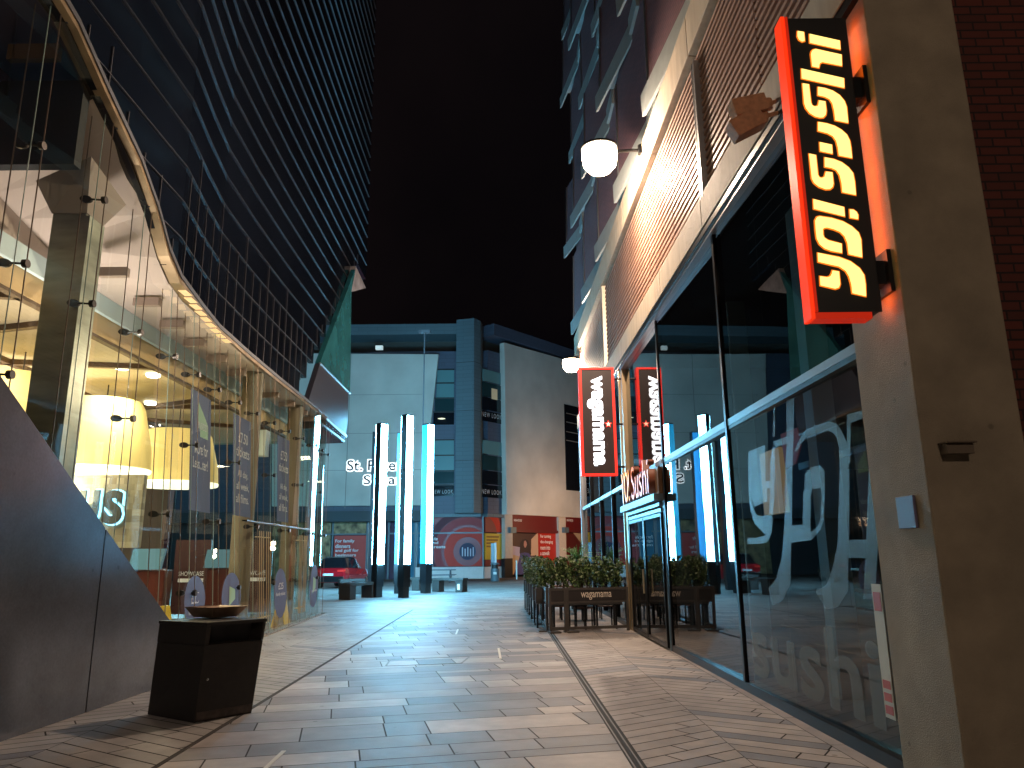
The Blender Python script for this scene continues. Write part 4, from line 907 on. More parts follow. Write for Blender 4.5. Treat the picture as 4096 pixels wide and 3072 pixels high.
Fc = (Ft[0]+Ft[2])*.5; q = MB()
def dr(k, z): return [ctr+(Ft[i]-Fc)*k+Vector((0,0,z)) for i in range(4)]
for A_, B_ in ((dr(.42,0),dr(.60,.10)),(dr(.60,.10),dr(.63,.108)),(dr(.63,.108),dr(.585,.10)),(dr(.585,.10),dr(.40,.02))):
    for i in range(4): j = (i+1) % 4; q.face([A_[i],A_[j],B_[j],B_[i]])
q.face(dr(.42,0)); q.face(dr(.40,.02))
d_ = q.build('ashtray_dish', mat('tarnished metal dish', (.30,.21,.15), .35, .8, noise=.2, nscale=10), bt); 

q = MB(); n_ = (Fb[2]-Fb[1]).cross(Vector((0,0,1))).normalized()*.006
q.hexa([fc(1,2,.02,.02)+n_, fc(1,2,.98,.02)+n_, fc(1,2,.98,.02)-n_, fc(1,2,.02,.02)-n_, fc(1,2,.02,.10)+n_, fc(1,2,.98,.10)+n_, fc(1,2,.98,.10)-n_, fc(1,2,.02,.10)-n_]); q.build('kick_plate', mat('scuffed brown metal', (.06,.045,.038), .5, noise=.4, nscale=20), bt)
q = MB(); c_ = fc(1,2,.12,.42)+n_; q.tube(c_-n_*2, c_+n_, .012); q.build('lock', steel, bt)
# ================================================================== SQUARE: led columns, benches, cars
ledm = mat('white cyan led', (.5,.9,1), .5, emit=(.20,.66,1), estr=100)
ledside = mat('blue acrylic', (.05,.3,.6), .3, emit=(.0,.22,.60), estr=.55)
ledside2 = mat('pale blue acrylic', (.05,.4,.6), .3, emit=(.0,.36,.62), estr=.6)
colblk = mat('column black', (.010,.011,.013), .3, .2)
def led_column(px, D, w, label, left='off', zt=7.2, turn=50, sealed=False):
    b = atY(px, 590, D); x, y = b.x, D
    t = thing('light_column', (x, y, 0), label, 'light column', 'tall square light columns in the square')
    a = math.radians(turn); h = w/2
    # corners: front corner points at the camera; faces left/right of it
    cs = [Vector((x+h*math.sqrt(2)*math.cos(a_), y+h*math.sqrt(2)*math.sin(a_), 0)) for a_ in (-math.pi/2+math.radians(turn-45), math.radians(turn-45), math.pi/2+math.radians(turn-45), math.pi+math.radians(turn-45))]
    def ring_(k, z): c = Vector((x, y, 0)); return [c+(p-c)*k+Vector((0,0,z)) for p in cs]
    q = MB(); q.hexa(ring_(.88,0)+ring_(.88,.42)); q.build('foot', black, t)
    q = MB(); q.hexa(ring_(1.03,.42)+ring_(1.03,1.28)); q.build('plinth', colblk, t)
    q = MB(); q.hexa(ring_(.97,1.28)+ring_(.97,zt)); q.build('post', colblk, t)
    def facep(i, j, m, nm):
        p, r = cs[i], cs[j]; c = Vector((x,y,0)); n = ((p+r)/2-c).normalized()*.012; lo, hi = p.lerp(r,.03), p.lerp(r,.97)
        q = MB(); q.hexa([lo-n*.5+Vector((0,0,1.30)), hi-n*.5+Vector((0,0,1.30)), hi+n+Vector((0,0,1.30)), lo+n+Vector((0,0,1.30)), lo-n*.5+Vector((0,0,zt-.06)), hi-n*.5+Vector((0,0,zt-.06)), hi+n+Vector((0,0,zt-.06)), lo+n+Vector((0,0,zt-.06))]); q.build(nm, m, t)
    facep(0, 1, ledm, 'led_face')
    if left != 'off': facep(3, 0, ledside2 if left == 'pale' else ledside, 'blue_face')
    facep(1, 2, ledm, 'led_face'); facep(2, 3, ledm, 'led_face')  # unseen back faces, lit as an addition to brighten the far wall
    return t
led_column(377.0, 31.8, .35, 'left light column in front, black face beside a white lit face')
led_column(403.6, 31.2, .35, 'tallest middle light column, black face beside a white lit face', zt=7.45)
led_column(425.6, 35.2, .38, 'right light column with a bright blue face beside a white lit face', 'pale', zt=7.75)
def back_column(px, D, w, label, **k): return led_column(px, D, w, label, **k)
def dark_column(px, D, w, label, face):
    t = thing('light_column', atY(px,590,D)*1, label, 'light column', 'tall square light columns in the square'); b = atY(px,590,D); t.location = (b.x, D, 0)
    q = MB(); q.box(b.x-w/2, b.x+w/2, D, D+w, 1.28, 7.3); q.build('post', colblk, t)
    q = MB(); q.box(b.x-w/2+.02, b.x+w/2-.02, D+.02, D+w-.02, 0, .42); q.box(b.x-w/2-.01, b.x+w/2+.01, D-.01, D+w+.01, .42, 1.28); q.build('plinth', colblk, t)
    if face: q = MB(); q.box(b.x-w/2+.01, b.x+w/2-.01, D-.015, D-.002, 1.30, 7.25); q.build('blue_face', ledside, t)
    q = MB(); q.box(b.x-w/2+.01, b.x+w/2-.01, D+w+.002, D+w+.015, 1.30, 7.25); q.build('led_face', ledm, t)  # rear panel out of view, added to throw light on the far wall
dark_column(371.5, 34.5, .36, 'dark light column just behind the left one', False)
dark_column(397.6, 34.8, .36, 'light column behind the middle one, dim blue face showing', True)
# benches
def bench(pts, label, z=.52, t_=.12, leg=.34, D=None, poster=False):
    (xa, ya), (xb, yb) = pts; a = Vector((xa, ya, 0)); b = Vector((xb, yb, 0)); d = (b-a).normalized(); n = Vector((-d.y, d.x, 0))*.26
    t = thing('bench', (a+b)/2, label, 'bench', 'dark block benches in the square')
    def blk(p, q_, z0, z1, w=1.0): q = MB(); return q.hexa([p-n*w+Vector((0,0,z0)), q_-n*w+Vector((0,0,z0)), q_+n*w+Vector((0,0,z0)), p+n*w+Vector((0,0,z0)), p-n*w+Vector((0,0,z1)), q_-n*w+Vector((0,0,z1)), q_+n*w+Vector((0,0,z1)), p+n*w+Vector((0,0,z1))])
    blk(a, b, z-t_, z).build('seat', black_rough, t, bevel=.01)
    blk(a+d*.04, a+d*(.04+leg), 0, z-t_, .95).build('leg', black_rough, t); blk(b-d*(.04+leg), b-d*.04, 0, z-t_, .95).build('leg', black_rough, t)
    if poster:
        p = b-d*.3; q = MB(); q.hexa([p-n*1.0+Vector((0,0,.1)), p+d*.13-n*1.0+Vector((0,0,.1)), p+d*.13-n*.97+Vector((0,0,.1)), p-n*.97+Vector((0,0,.1)), p-n*1.0+Vector((0,0,.36)), p+d*.13-n*1.0+Vector((0,0,.36)), p+d*.13-n*.97+Vector((0,0,.36)), p-n*.97+Vector((0,0,.36))]); q.build('notice', white_paint, t)
    return t
g2 = T(1250,2000,.2939)
def gp(x, y): p = atz(*g2(x, y)); return (p.x, p.y)
def gpz(x, y, z): p = atz(*g2(x, y), z); return (p.x, p.y)
p1_, p2_ = gp(400, 1365), gp(795, 1325); bench(((p1_[0], p1_[1]+.3), (p2_[0], p2_[1]+.3)), 'front left bench, nearest the camera, left of the light columns', z=.62, leg=.42)
p1_, p2_ = gp(330, 1290), gp(690, 1280); bench(((p1_[0], p1_[1]+.3), (p2_[0], p2_[1]+.3)), 'bench just behind the front left bench', z=.66, leg=.4)
p1_, p2_ = gp(1645, 1250), gp(2078, 1255); bench(((p1_[0], p1_[1]+.3), (p2_[0], p2_[1]+.3)), 'bench to the right of the light columns with a white notice on its leg', z=.62, leg=.36, poster=True)
p1_, p2_ = gp(1150, 1232), gp(1480, 1235); bench(((p1_[0], p1_[1]+.3), (p2_[0], p2_[1]+.3)), 'bench half hidden behind the middle light columns', z=.62, leg=.4)
# picnic bench
pc_ = atY(*g2(1735, 1095), 50.5); t = thing('picnic_table', (pc_.x, pc_.y, 0), 'slatted picnic table in front of the white plinth wall', 'picnic table')
tm = mat('blue grey timber', (.10,.13,.16), .6)
q = MB(); q.box(pc_.x-1.0,pc_.x+1.0,50.3,51.0,.74,.80); q.build('table_top', tm, t)
for yy in (49.95, 51.2):
    q = MB(); q.box(pc_.x-1.0,pc_.x+1.0,yy,yy+.22,.42,.47); q.build('seat', tm, t)
for xx in (-.7, .62):
    q = MB(); q.box(pc_.x+xx,pc_.x+xx+.09,49.98,51.38,.34,.42); q.tube((pc_.x+xx+.045,50.15,0),(pc_.x+xx+.045,50.5,.74),.045); q.tube((pc_.x+xx+.045,51.2,0),(pc_.x+xx+.045,50.85,.74),.045); q.build('leg', tm, t)
# litter bin far, white post sign, bollard
g3 = T(1960,2040,.217)
p = atz(*g3(90,1318)); t = thing('street_bin', (p.x,p.y,0), 'blue grey street bin in front of the yellow poster window', 'bin')
bm_ = mat('blue grey bin metal', (.12,.17,.20), .4, .3)
q = MB(); q.lathe((p.x,p.y+.3,0), [(.27,0),(.29,.05),(.29,.82)], 20); q.build('body', bm_, t, smooth=True)
q = MB(); q.lathe((p.x,p.y+.3,1.08), [(.32,0),(.32,.05),(.18,.12)], 20); q.build('hood', bm_, t, smooth=True)
q = MB(); q.lathe((p.x,p.y+.3,.82), [(.22,0),(.22,.26)], 16); q.build('mouth', black, t)
q = MB(); q.box(p.x-.1,p.x+.12,p.y-.02,p.y+.015,.45,.6); q.build('badge', white_paint, t)
pa2 = atY(*g3(85,600), p.y+1.6); pb2 = atY(*g3(120,995), p.y+1.6); t = thing('totem_post', ((pa2.x+pb2.x)/2,pa2.y,0), 'tall narrow white faced post standing behind the street bin', 'post')
q = MB(); q.box(pa2.x,pb2.x,pa2.y,pa2.y+.1,.0,pa2.z); q.build('white_face', white_paint, t); q = MB(); q.box(pa2.x-.25,pa2.x-.01,pa2.y+.01,pa2.y+.08,0,pa2.z-.05); q.build('grey_face', bm_, t)
p = atz(*g3(492,1290)); q = MB(); q.lathe((p.x,p.y,0), [(.055,0),(.055,1.28),(.04,1.32)], 14); tag(q.build('bollard', mat('pale bollard', (.6,.75,.75), .4), smooth=True), 'slim pale bollard before the shop window with the large poster', 'bollard')
# cars
def car(x, y, rz, body_m, label, plate='LR17 KXB'):
    t = thing('parked_car', (x, y, 0), label, 'car', 'cars parked at the edge of the square')
    ca_, sa_ = math.cos(rz), math.sin(rz)
    def Wc(p): return Vector((x+p[0]*ca_-p[1]*sa_, y+p[0]*sa_+p[1]*ca_, p[2]))      # local: x right, y forward, z up; rear faces -y
    # lower body cross-sections along y: (y, halfwidth bottom, halfwidth mid, z low, z belt)
    sec = [(-2.2,.80,.84,.42,.98),(-2.1,.86,.92,.30,1.06),(-1.6,.89,.95,.26,1.06),(0,.90,.95,.24,1.0),(1.4,.89,.94,.24,.95),(1.95,.82,.90,.28,.82),(2.15,.66,.76,.36,.66)]
    q = MB(); rings = []
    for (yy, wb, wm, z0, z1) in sec:
        zm = z0+(z1-z0)*.62; rings.append([(-wb,yy,z0),(-wm,yy,zm-.1),(-wm,yy,zm),(-wm+.1,yy,z1),(wm-.1,yy,z1),(wm,yy,zm),(wm,yy,zm-.1),(wb,yy,z0)])
    for r1_, r2_ in zip(rings[:-1], rings[1:]):
        for i in range(8): j = (i+1) % 8; q.face([Wc(r1_[i]),Wc(r1_[j]),Wc(r2_[j]),Wc(r2_[i])])
    q.face([Wc(p) for p in rings[0]]); q.face([Wc(p) for p in rings[-1]]); q.build('body', body_m, t, smooth=True)
    # cabin
    cb = [(-1.95,.74,1.02),(-1.45,.62,1.56),(-.9,.62,1.64),(.1,.60,1.60),(.95,.74,1.0)]
    q = MB(); low = [(-1.98,.80,1.0),(-1.5,.84,1.02),(-.9,.85,1.01),(.1,.85,1.0),(1.0,.80,.97)]
    for k in range(4):
        (ya,wa,za),(yb,wb,zb) = cb[k], cb[k+1]; (yl,wl_,zl),(ym,wm,zm) = low[k], low[k+1]
        q.face([Wc((-wa,ya,za)),Wc((wa,ya,za)),Wc((wb,yb,zb)),Wc((-wb,yb,zb))])
        for s in (-1, 1): q.face([Wc((s*wl_,yl,zl)),Wc((s*wm,ym,zm)),Wc((s*wb,yb,zb)),Wc((s*wa,ya,za))])
    q.build('cabin_glass', mat('car glass', (.008,.008,.01), .05, spec=.8), t, smooth=False)
    q = MB(); q.face([Wc((-.60,-1.4,1.585)),Wc((.60,-1.4,1.585)),Wc((.61,-.9,1.665)),Wc((-.61,-.9,1.665))]); q.face([Wc((-.61,-.9,1.665)),Wc((.61,-.9,1.665)),Wc((.59,.1,1.62)),Wc((-.59,.1,1.62))]); q.build('roof', body_m if body_m is not CAR_RED else colblk, t)
    q = MB(); q.hexa([Wc(p) for p in ((-.86,-2.26,.34),(.86,-2.26,.34),(.88,-1.9,.30),(-.88,-1.9,.30),(-.84,-2.24,.62),(.84,-2.24,.62),(.9,-1.9,.62),(-.9,-1.9,.62))]); q.build('bumper', colblk, t, bevel=.02)
    q = MB(); q.hexa([Wc(p) for p in ((-.27,-2.285,.66),(.27,-2.285,.66),(.27,-2.2,.66),(-.27,-2.2,.66),(-.27,-2.275,.78),(.27,-2.275,.78),(.27,-2.2,.78),(-.27,-2.2,.78))]); q.build('number_plate', mat('plate white', (.7,.78,.8), .4), t)
    for s in (-1, 1):
        q = MB(); q.hexa([Wc(p) for p in ((s*.50,-2.245,.86),(s*.86,-2.20,.86),(s*.88,-2.0,.88),(s*.5,-2.15,.88),(s*.50,-2.235,.96),(s*.86,-2.19,.98),(s*.88,-2.0,.98),(s*.5,-2.15,.98))]); q.build('tail_light', mat('tail lamp red', (.5,.02,.02), .2, emit=(1,.08,.03), estr=.25), t)
        for yy in (-1.35, 1.35):
            q = MB(); a = Wc((s*.93,yy,.33)); b = Wc((s*.70,yy,.33)); q.tube(a, b, .33, 0, 24); wo = q.build('wheel', mat('tyre rubber', (.015,.015,.015), .8), t)
            q = MB(); q.tube(Wc((s*.94,yy,.33)), Wc((s*.92,yy,.33)), .2, 0, 14); q.build('rim', steel, wo)
    return t
CAR_RED = mat('red car paint', (.42,.008,.015), .22, .2, coat=1.0)
cp = atz(*g2(290, 1215)); car(cp.x-.25, 43.6, math.radians(-8), CAR_RED, 'glossy red car seen from behind, left edge of the square')
car(-16.2, 43.0, math.radians(10), mat('dark blue car paint', (.015,.02,.04), .22, .2, coat=1.0), 'dark blue car parked further left, seen only in reflection')

# ================================================================== FAR BUILDING ACROSS THE SQUARE
FB = thing('shopping_centre', (-2.3, 57.5, 0), 'blue grey clad shopping centre with pale concrete panels across the square', 'building')
c4 = T(1200,1200,.7533)
YF = 57.0
def L(u, z, d): return Vector((u, YF-d, z))
rc = Vector((-2.3, 57.0, 0)); rdv = Vector((.65,.76,0)).normalized(); rn = Vector((.76,-.65,0)).normalized()
def Rr(t, z, d): p = rc+rdv*t+rn*d; return Vector((p.x, p.y, z))
def Lp(x, y, d=0): p = atY(*c4(x, y), YF-d); return p.x, p.z
def Rp(x, y, d=0):
    o = rc+rn*d; p = onv(*c4(x, y), (o.x, o.y), (o.x+rdv.x, o.y+rdv.y)); return (p-o).dot(rdv), p.z
def rect(fn, conv, x0, y0, x1, y1, d0, d1, name, m, parent=FB, z0=None, z1=None, bevel=0):
    a, za = conv(x0, y1, d1); b_, zb = conv(x1, y0, d1)
    zl = conv((x0+x1)/2, y1, d1)[1] if z0 is None else z0; zh = conv((x0+x1)/2, y0, d1)[1] if z1 is None else z1
    q = MB(); q.fbox(fn, a, b_, zl, zh, d0, d1); return q.build(name, m, parent, bevel=bevel)
def clad(name, c):
    M = bpy.data.materials.new(name); M.use_nodes = True; nt = M.node_tree; b = nt.nodes['Principled BSDF']
    tc = nt.nodes.new('ShaderNodeTexCoord'); sx = nt.nodes.new('ShaderNodeSeparateXYZ'); cb = nt.nodes.new('ShaderNodeCombineXYZ')
    nt.links.new(tc.outputs['Object'], sx.inputs[0]); nt.links.new(sx.outputs[0], cb.inputs[0]); nt.links.new(sx.outputs[2], cb.inputs[1])
    br = nt.nodes.new('ShaderNodeTexBrick'); br.inputs['Color1'].default_value = (*[v*1.04 for v in c],1); br.inputs['Color2'].default_value = (*[v*.94 for v in c],1); br.inputs['Mortar'].default_value = (*[v*.72 for v in c],1)
    br.inputs['Scale'].default_value = 1; br.inputs['Brick Width'].default_value = 1.5; br.inputs['Row Height'].default_value = .3; br.inputs['Mortar Size'].default_value = .015
    nt.links.new(cb.outputs[0], br.inputs[0]); nt.links.new(br.outputs[0], b.inputs['Base Color']); b.inputs['Roughness'].default_value = .55; return M
slate = clad('blue grey cladding', (.105,.155,.18)); slate2 = clad('dark blue cladding', (.075,.09,.13))
conc2 = mat('board concrete', (.55,.53,.48), .85, noise=.16, nscale=.35, bump=.1, bscale=8)
H = 19.0
q = MB(); q.fbox(L, -46, -3.2, 4.75, H-1.6, -8, 0); q.build('left_wing', slate2, FB)
q = MB(); q.fbox(Rr, .6, 24, 4.75, H-1.4, -8, 0); q.build('right_wing', slate2, FB)
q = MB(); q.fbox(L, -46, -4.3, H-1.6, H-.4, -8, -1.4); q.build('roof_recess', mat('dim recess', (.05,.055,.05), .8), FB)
q = MB(); q.fbox(L, -46, -4.3, H-.4, H+.45, -8, .7); q.build('roof_canopy', slate, FB)
q = MB(); q.fbox(Rr, .8, 24, H-.2, H+.75, -8, .5); q.build('roof_canopy', slate2, FB)
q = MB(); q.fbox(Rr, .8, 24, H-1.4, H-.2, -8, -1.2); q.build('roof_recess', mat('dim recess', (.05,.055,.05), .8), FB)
# pier
P0 = [(-4.3,57.2),(-4.3,56.1),(-2.9,55.75),(-2.42,56.5),(-2.3,57.4)]
q = MB(); q.prism([(x,y,4.75) for x,y in P0], (0,0,14.95)); pier = q.build('corner_pier', slate, FB)
for zz in (8.6, 12.4, 16.2):
    q = MB(); q.prism([(x,y-.012,zz) for x,y in P0[:5]], (0,0,.03)); q.build('pier_joint', black, pier)
# left concrete panel (slanting right edge)
def Lq(pts, d0, d1, name, m, conv=Lp, fn=L, parent=FB):
    P = [conv(x, y, d1) for x, y in pts]; a = [fn(u, z, d1) for u, z in P]; q = MB(); dv = fn(0,0,d0)-fn(0,0,d1); q.prism(a, dv); return q.build(name, m, parent)
u_, ztop = Lp(735, 286, .5)
Lq([(-150,283),(735,288),(648,1090),(-150,1095)], 0, .5, 'concrete_panel', conc2)
Lq([(1085,226),(1520,348),(1540,1158),(1098,1137)], 0, .5, 'concrete_panel', conc2, Rp, Rr)
# panel joints
for yy in (500, 705, 900): 
    a, za = Lp(-100, yy, .5); b_, zb = Lp(690, yy, .5); q = MB(); q.fbox(L, a, b_-.6, zb-.015, zb+.015, .49, .508); q.build('panel_joint', mat('joint grey', (.25,.24,.22), .9), FB)
q = MB(); a, za = Lp(245, 900, .5); q.fbox(L, a, a+.05, 5.2, za+9, .49, .512); q.build('panel_joint', MATS['joint grey'], FB)
# windows, left strip
wgl = mat('far window glass', (.02,.05,.055), .12, .1, spec=.9); wdk = mat('far dark glass', (.008,.01,.014), .1, spec=.8)
palegl = mat('pale blind glass', (.12,.24,.25), .25)
for (x0_, x1_, y0_, y1_, m_) in ((728,818,372,438,palegl),(724,818,442,518,palegl),(716,818,522,590,wgl),(708,818,596,662,wdk),(704,818,746,822,palegl),(704,818,826,904,palegl),(704,818,908,975,wgl),(704,818,985,1042,wdk)):
    w_ = rect(L, Lp, x0_, y0_, x1_, y1_, -.02, .06, 'window', m_)
for (y_, ) in ((368,),(440,),(520,),(593,),(742,),(824,),(906,),(980,)):
    a, za = Lp(700, y_, .1); b_, zb = Lp(820, y_, .1); q = MB(); q.fbox(L, a, b_, zb-.05, zb+.05, 0, .1); q.build('window_frame', black, FB)
text('letters', 'NEW LOOK', lambda u, v, d: L(u, v, .075+d), Lp(700,1000,.08)[0], Lp(812,1000,.08)[0], Lp(760,1028,.08)[1], Lp(760,1008,.08)[1], mat('dim white letters', (.5,.5,.5), .6), FB, spacing=1.3)
q = MB(); a = L(Lp(752,633,.1)[0], Lp(752,633,.1)[1], .1); q.lathe(a, [(.12,0),(.3,.04),(.12,.08)], 14); q.build('ceiling_lamp', mat('window lamp', (1,1,.8), .5, emit=(1,.95,.6), estr=1.2), FB)
# windows, right strip
for (x0_, x1_, y0_, y1_, m_) in ((972,1078,378,440,palegl),(972,1078,446,520,wgl),(972,1078,524,590,wdk),(972,1078,596,650,wdk),(972,1078,750,822,palegl),(972,1078,828,905,wgl),(972,1078,910,980,wdk),(972,1078,985,1050,wdk)):
    rect(Rr, Rp, x0_, y0_, x1_, y1_, -.02, .06, 'window', m_)
for yz in (602, 1008):
    text('letters', 'NEW LOOK', lambda u, v, d: Rr(u, v, .075+d), Rp(966,yz,.08)[0], Rp(1070,yz,.08)[0], Rp(1020,yz+24,.08)[1], Rp(1020,yz,.08)[1], MATS['dim white letters'], FB, spacing=1.3)
rect(Rr, Rp, 1018, 472, 1048, 528, .07, .09, 'lit_blind', mat('lit blind', (.5,.45,.3), .5, emit=(.9,.75,.45), estr=.12))
# far right window in concrete
rect(Rr, Rp, 1415, 570, 1540, 1015, .48, .54, 'window', wdk)
for yy in (620, 665, 715, 760): 
    a, _z = Rp(1415, yy, .56); b_, zz = Rp(1500, yy, .56); q = MB(); q.fbox(Rr, a, b_, zz-.03, zz+.03, .54, .56); q.build('window_bar', mat('joint grey', (.25,.24,.22), .9), FB)
# flood light on the wall, mast
q = MB(); a = L(*Lp(420,252,.55), .3); q.box(a.x-.28,a.x+.28,a.y-.3,a.y,a.z-.15,a.z+.15); q.build('wall_floodlight', mat('pale flood', (.8,.85,.8), .4, emit=(.7,.8,.75), estr=.5), FB)
mast = atz(0,0,0); ma = atY(*c4(662,170), 45); mb_ = atY(*c4(664,655), 45)
q = MB(); q.tube((ma.x,45,0),(ma.x,45,ma.z),.04); q.box(ma.x-.35,ma.x+.35,44.9,45.1,ma.z-.1,ma.z+.12)
tag(q.build('camera_mast', mat('grey mast', (.12,.14,.16), .5)), 'slender grey mast with small camera head rising behind the right light column', 'mast')
# sign letters: halo lit
hl = mat('white halo line', (1,1,1), .5, emit=(.92,.98,1), estr=1.6); dk = mat('dark letter', (.02,.03,.035), .5)
for s_, x0_, x1_, y0_, y1_ in (('St. Peter\'s', 243, 594, 912, 840), ('Square', 330, 590, 1000, 922)):
    a, z0_ = Lp(x0_, y0_, .6); b_, z1_ = Lp(x1_, y1_, .6)
    fr = lambda u, v, d: L(u, v, .52+d)
    o1 = text('letters', s_, fr, a, b_, z0_, z1_, hl, FB, d=.01, bold=.075)
    text('letter_core', s_, fr, a+.07, b_-.07, z0_+.07, z1_-.07, dk, o1, d=.05, bold=.012)
# awning and ground floor, left
q = MB(); a = Lp(-200,1120,1)[0]; b_ = Lp(640,1120,1.2)[0]; q.fbox(L, -46, b_, 4.2, 4.95, 0, 1.2); q.build('awning', mat('dark awning', (.03,.045,.055), .6), FB)
q = MB(); q.fbox(L, -46, -2.6, 0, 4.72, -6, -.55); q.build('shop_backing', mat('shop back', (.03,.035,.04), .7), FB)
q = MB(); q.fbox(L, -46, -2.4, 4.5, 4.74, -.5, .3); q.build('fascia_band', slate, FB)
framem = mat('shopfront frame', (.12,.15,.17), .5, .3)
for xx in (172, 355, 470, 520, 612, 620, 705, 972):
    a, _z = Lp(xx, 1300, 0); q = MB(); q.fbox(L, a-.06, a+.06, 0, 4.5, -.5, .06); q.build('frame_post', framem, FB)
for (x0_, x1_, yy) in ((120,355,1245),(470,640,1240),(705,972,1238)):
    a, zz = Lp(x0_, yy, .05); b_, zz2 = Lp(x1_, yy, .05); q = MB(); q.fbox(L, a, b_, zz-.05, zz+.05, -.4, .05); q.build('frame_rail', framem, FB)
autumn = mat('autumn foliage print', (.26,.19,.10), .7, noise=.75, nscale=2.6)
rect(L, Lp, -160, 1155, 168, 1480, -.3, -.05, 'poster_panel', autumn)
rect(L, Lp, 178, 1155, 352, 1240, -.3, -.05, 'poster_panel', autumn)
redb = mat('red hoarding', (.50,.035,.025), .45); wtx = mat('white hoarding print', (.75,.72,.72), .6)
pr = rect(L, Lp, 172, 1251, 352, 1492, -.3, .0, 'red_poster', redb, z0=.3)
for i, s_ in enumerate(('For family','dinners','and golf for','beginners')):
    y0_ = 1292+i*25; wd = (102,80,124,110)[i]
    text('lettering', s_, lambda u, v, d: L(u, v, .012+d), Lp(187,y0_)[0], Lp(187+wd,y0_)[0], Lp(250,y0_)[1], Lp(250,y0_-21)[1], wtx, pr, bold=.02)
wp = rect(L, Lp, 358, 1140, 366, 1430, 0, .2, 'white_pole', white_paint)
dkg = mat('dark door glass', (.03,.04,.06), .1, spec=.8)
rect(L, Lp, 455, 1150, 520, 1485, -.3, -.1, 'door_glass', mat('mauve door glass', (.08,.05,.08), .15), z0=.05)
rect(L, Lp, 560, 1150, 610, 1485, -.3, -.1, 'door_glass', mat('bluish door glass', (.04,.16,.24), .12, spec=.9), z0=.05)
rect(L, Lp, 622, 1150, 703, 1400, -.3, -.1, 'door_glass', MATS['bluish door glass'])
big = rect(L, Lp, 706, 1150, 970, 1415, -.3, .02, 'red_hoarding', mat('plum red hoarding', (.22,.015,.025), .4, spec=.35))
hz0 = Lp(840,1415,.02)[1]; hz1 = Lp(840,1150,.02)[1]; hx0 = Lp(706,1300,.02)[0]; hx1 = Lp(970,1300,.02)[0]
def arc(fn, cx_, cz_, r0, r1, a0_, a1_, m_, parent, d, name, lim, n=40):
    q = MB()
    for i in range(n):
        t0, t1 = math.radians(a0_+(a1_-a0_)*i/n), math.radians(a0_+(a1_-a0_)*(i+1)/n)
        P = [(cx_+r0*math.cos(t0),cz_+r0*math.sin(t0)),(cx_+r1*math.cos(t0),cz_+r1*math.sin(t0)),(cx_+r1*math.cos(t1),cz_+r1*math.sin(t1)),(cx_+r0*math.cos(t1),cz_+r0*math.sin(t1))]
        for fnc in (lambda p: p[0]-lim[0], lambda p: lim[1]-p[0], lambda p: p[1]-lim[2], lambda p: lim[3]-p[1]):
            if len(P) > 2: P = clip(P, fnc)
        if len(P) > 2: q.face([fn(u, z, d) for u, z in P])
    return q.build(name, m_, parent)
orr = mat('orange red ring', (.55,.035,.018), .5, spec=.2); pk = mat('rosy ring', (.30,.035,.04), .5, spec=.2); dpl = mat('deep plum ring', (.09,.01,.02), .5, spec=.2)
rcx, rcz = Lp(890, 1335); lim = (hx0+.02, hx1-.02, hz0+.02, hz1-.02)
arc(L, rcx, rcz, 2.55, 3.1, 0, 360, dpl, big, .030, 'ring_graphic', lim); arc(L, rcx, rcz, 1.95, 2.5, 0, 360, pk, big, .031, 'ring_graphic', lim)
arc(L, rcx, rcz, 1.05, 1.75, 0, 360, orr, big, .032, 'ring_graphic', lim); arc(L, rcx, rcz, 0, .62, 0, 360, mat('navy blob', (.04,.035,.08), .5, spec=.2), big, .034, 'centre_graphic', lim)
for i in range(5):
    a = rcx-.42+i*.2; q = MB(); q.fbox(L, a, a+.08, rcz-.35, rcz+.3-.1*(i%2), .036, .038); q.build('figure_graphic', mat('pale print', (.4,.35,.45), .4), big)
for i, (s_, wd) in enumerate((('For movie',95),('nights and',98),('cosy treats',136))):
    y0_ = 1277+i*23; text('lettering', s_, lambda u, v, d: L(u, v, .045), Lp(636,y0_)[0]+.0, Lp(636+wd,y0_)[0], Lp(700,y0_)[1], Lp(700,y0_-18)[1], wtx, big, bold=.02)
rect(L, Lp, 612, 1418, 974, 1478, -.3, .08, 'plinth_wall', white_paint, z0=0)
# ground floor, right
q = MB(); q.fbox(Rr, .3, 24, 0, 4.72, -6, -.6); q.build('shop_backing', MATS['shop back'], FB)
q = MB(); q.fbox(Rr, .2, 2.6, 4.5, 4.74, -.5, .3); q.build('fascia_band', slate, FB)
yp = rect(Rr, Rp, 984, 1240, 1077, 1378, -.2, .0, 'yellow_poster', mat('mustard print', (.60,.38,.03), .5))
for i in range(4):
    a = Rp(990,1262+i*17)[0]; b_ = Rp((1056,1050,1042,1030)[i],1262)[0]; zz = Rp(1020,1262+i*17)[1]; q = MB(); q.fbox(Rr, a, b_, zz, zz+.12, .004, .008); q.build('print_line', mat('brown print', (.25,.12,.02), .6), yp)
dr = rect(Rr, Rp, 984, 1380, 1077, 1412, -.2, .0, 'red_band', mat('dark red print', (.22,.02,.02), .5))
rs = rect(Rr, Rp, 984, 1148, 1077, 1234, -.2, .0, 'red_poster', mat('dark red print', (.22,.02,.02), .5))
ux0, ux1 = Rp(985,1200)[0], Rp(1076,1200)[0]
arc(Rr, ux0-.2, Rp(1030,1240)[1]-.2, 1.5, 2.1, 0, 90, orr, rs, .006, 'ring_graphic', (ux0+.02, ux1-.02, Rp(1030,1232)[1], Rp(1030,1150)[1]))
rect(Rr, Rp, 980, 1416, 1078, 1478, -.2, .02, 'plinth_wall', white_paint, z0=0)
